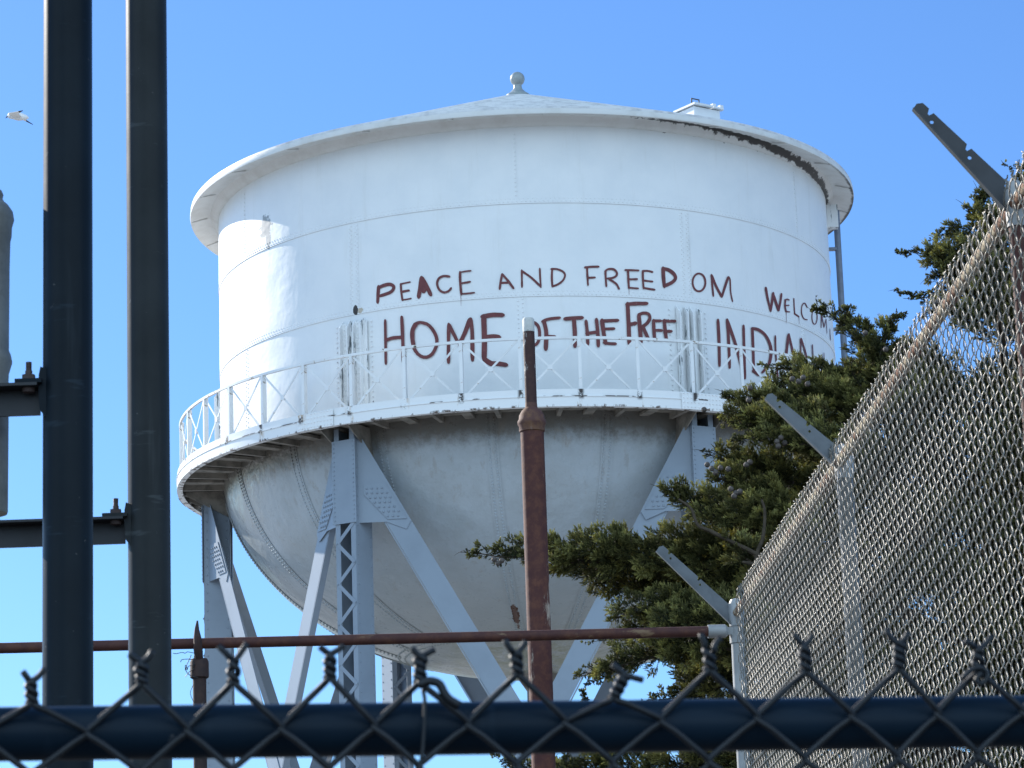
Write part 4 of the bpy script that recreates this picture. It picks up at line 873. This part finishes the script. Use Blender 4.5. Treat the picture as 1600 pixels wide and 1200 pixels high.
for x, y, h, Y in CROWN:
    c = at(x, y, Y); k = Y / FPX; cnt = int(230 * (h / 34) ** 2)
    g = RNG.normal(size=(cnt, 3)); g /= np.linalg.norm(g, axis=1)[:, None]; q = RNG.uniform(0.25, 1, cnt) ** 0.5
    B = c + g * (q * h * k * 1.15)[:, None] * np.array([1.1, 1.0, 0.75])
    Dr = g * 0.7 + UP * 0.45 + np.array([-0.35, -0.1, 0]) + RNG.normal(0, 0.35, (cnt, 3))
    tufts(fol, B, Dr, RNG.uniform(0.035, 0.065, cnt), np.clip((q - 0.35) * RNG.uniform(0.1, 1.0, cnt), 0, 1), 18, 0.005)  # rnd falls towards each clump's centre, putting inner shade into the colour
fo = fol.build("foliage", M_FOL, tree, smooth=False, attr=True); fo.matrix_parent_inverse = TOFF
# trunk and limbs
T0 = np.array(tree.location); lim = MB()
trunk = MB(); tpts = [T0, T0 + [0.05, 0, 1.0], T0 + [-0.05, 0.05, 2.2], at(1560, 900, TY + 1.2), at(1600, 600, TY + 0.8), at(1600, 420, TY + 0.3)]
trunk.tube(smooth_path(tpts, 30), np.linspace(0.19, 0.045, 30), 12)
for tgt, Y in (((1200, 905), 17.6), ((1260, 850), 17.2), ((1360, 730), 17.1), ((1420, 640), 17.6), ((1190, 1010), 17.3), ((1170, 1050), 17.8), ((1200, 1185), 18.2), ((1560, 480), 17.6), ((1500, 610), 18.0)):
    b = at(*tgt, Y); zt0 = max(0.9, b[2] - 0.45); s = np.array(smooth_path(tpts, 60)); q = s[np.argmin(np.abs(s[:, 2] - zt0))]
    trunk.tube(smooth_path([q, (q + b) / 2 + [0, 0, -0.08], b], 14), np.linspace(0.05, 0.014, 14), 8)
for pth, Y in (([(1190, 905), (1182, 870), (1192, 840), (1195, 800), (1190, 780)], 16.95), ([(1210, 880), (1150, 850), (1110, 830), (1090, 820), (1080, 795), (1060, 780)], 16.95), ([(1195, 885), (1170, 880), (1160, 878)], 16.9)):
    trunk.tube(smooth_path([at(x, y, Y) for x, y in pth], 24), np.linspace(0.014, 0.006, 24), 7)
tr = trunk.build("trunk", M_BARK, tree); tr.matrix_parent_inverse = TOFF
br = wood.build("branches", M_BARK, tree); br.matrix_parent_inverse = TOFF
# cones
mb = MB(); ph = (1 + 5 ** .5) / 2; rr_ = 0.0155
mb.lathe([(0, -rr_)] + [(rr_ * math.sin(t) * (1 + 0.08 * (q % 2)), -rr_ * math.cos(t)) for q, t in enumerate(np.linspace(0.5, 2.7, 7))] + [(0, rr_)], 9)
cone0 = mb.build("cone", M_CONE, tree, smooth=False); first = True
for x, y, Y in ((1238, 592, 17.0), (1248, 596, 17.0), (1255, 590, 17.05), (1214, 690, 16.9), (1220, 684, 16.9), (1226, 692, 16.95), (1216, 697, 16.9), (1112, 732, 17.0), (1118, 738, 17.0), (1126, 731, 17.0), (1142, 764, 16.9), (1150, 770, 16.9), (1147, 775, 16.9), (1156, 768, 16.9), (1166, 726, 17.0), (1172, 722, 17.0), (1138, 733, 17.0), (772, 874, 17.3), (778, 880, 17.3), (784, 876, 17.3), (1172, 606, 17.0), (1170, 625, 17.0), (1262, 600, 17.0), (1464, 472, 17.3), (1468, 466, 17.3), (1105, 726, 17.1), (1100, 640, 17.0), (1384, 546, 17.2), (1352, 520, 17.3)):
    o = cone0 if first else cone0.copy()
    if not first: COL.objects.link(o); o.parent = tree
    first = False; o.matrix_parent_inverse = TOFF; o.location = at(x, y, Y); o.rotation_euler = (x, y, Y)

# ------------------------------------------------------------------ gull
def seagull():
    g = at(25, 181, 75.0); mb = MB(); k = 75 / FPX
    q = lambda x, y, dy=0.0: at(x, y, 75.0) - g + np.array([0, dy, 0])
    body = smooth_path([q(12, 180), q(16, 180.5), q(24, 181), q(33, 182.5), q(41, 183.5), q(45, 184)], 18)
    mb.tube(body, np.interp(np.linspace(0, 1, 18), [0, .12, .25, .5, .8, 1], [0.03, 0.075, 0.085, 0.115, 0.06, 0.014]), 12)
    return g, mb, q
g, mb, q = seagull()
def wing(mb, root_a, root_b, mid_a, mid_b, tip):
    V = [root_a, root_b, mid_a, mid_b, tip]; V = np.array(V); off = np.array([0, 0, 0.012])
    mb.add(np.concatenate([V + off, V - off * .5]), [(0, 1, 3, 2), (2, 3, 4), (5, 7, 8, 6), (7, 9, 8), (0, 2, 7, 5), (2, 4, 9, 7), (4, 3, 8, 9), (3, 1, 6, 8)])
wing(mb, q(17, 179), q(34, 182), q(20, 174.5, 0.35), q(33, 177.5, .4), q(44, 180, .75))
wing(mb, q(15, 180.5), q(34, 183), q(18, 183.5, -0.35), q(33, 185, -.4), q(43, 187, -.7))
s = Sh("gull_plumage"); xg, yg, zg = s.xyz()
tip = s.step(s.math('ADD', xg, s.math('MULTIPLY', s.math('ABSOLUTE', yg), 0.12)), 0.21, 0.24)
far = s.step(s.math('ABSOLUTE', yg), 0.38, 0.42)
gm = s.done(s.mix(s.math('MULTIPLY', tip, far), (0.78, 0.77, 0.75), (0.03, 0.03, 0.035)), 0.7)
gull = mb.build("seagull", gm); gull.location = g; tag(gull, "white seagull with dark wing tips gliding in the blue sky at far left", "bird")
mb = MB(); mb.tube([q(13, 181), q(10.5, 183), q(8.5, 185)], [0.022, 0.016, 0.004], 6); mb.build("beak", mat_simple("gull_beak", (0.10, 0.11, 0.16), 0.5), gull)
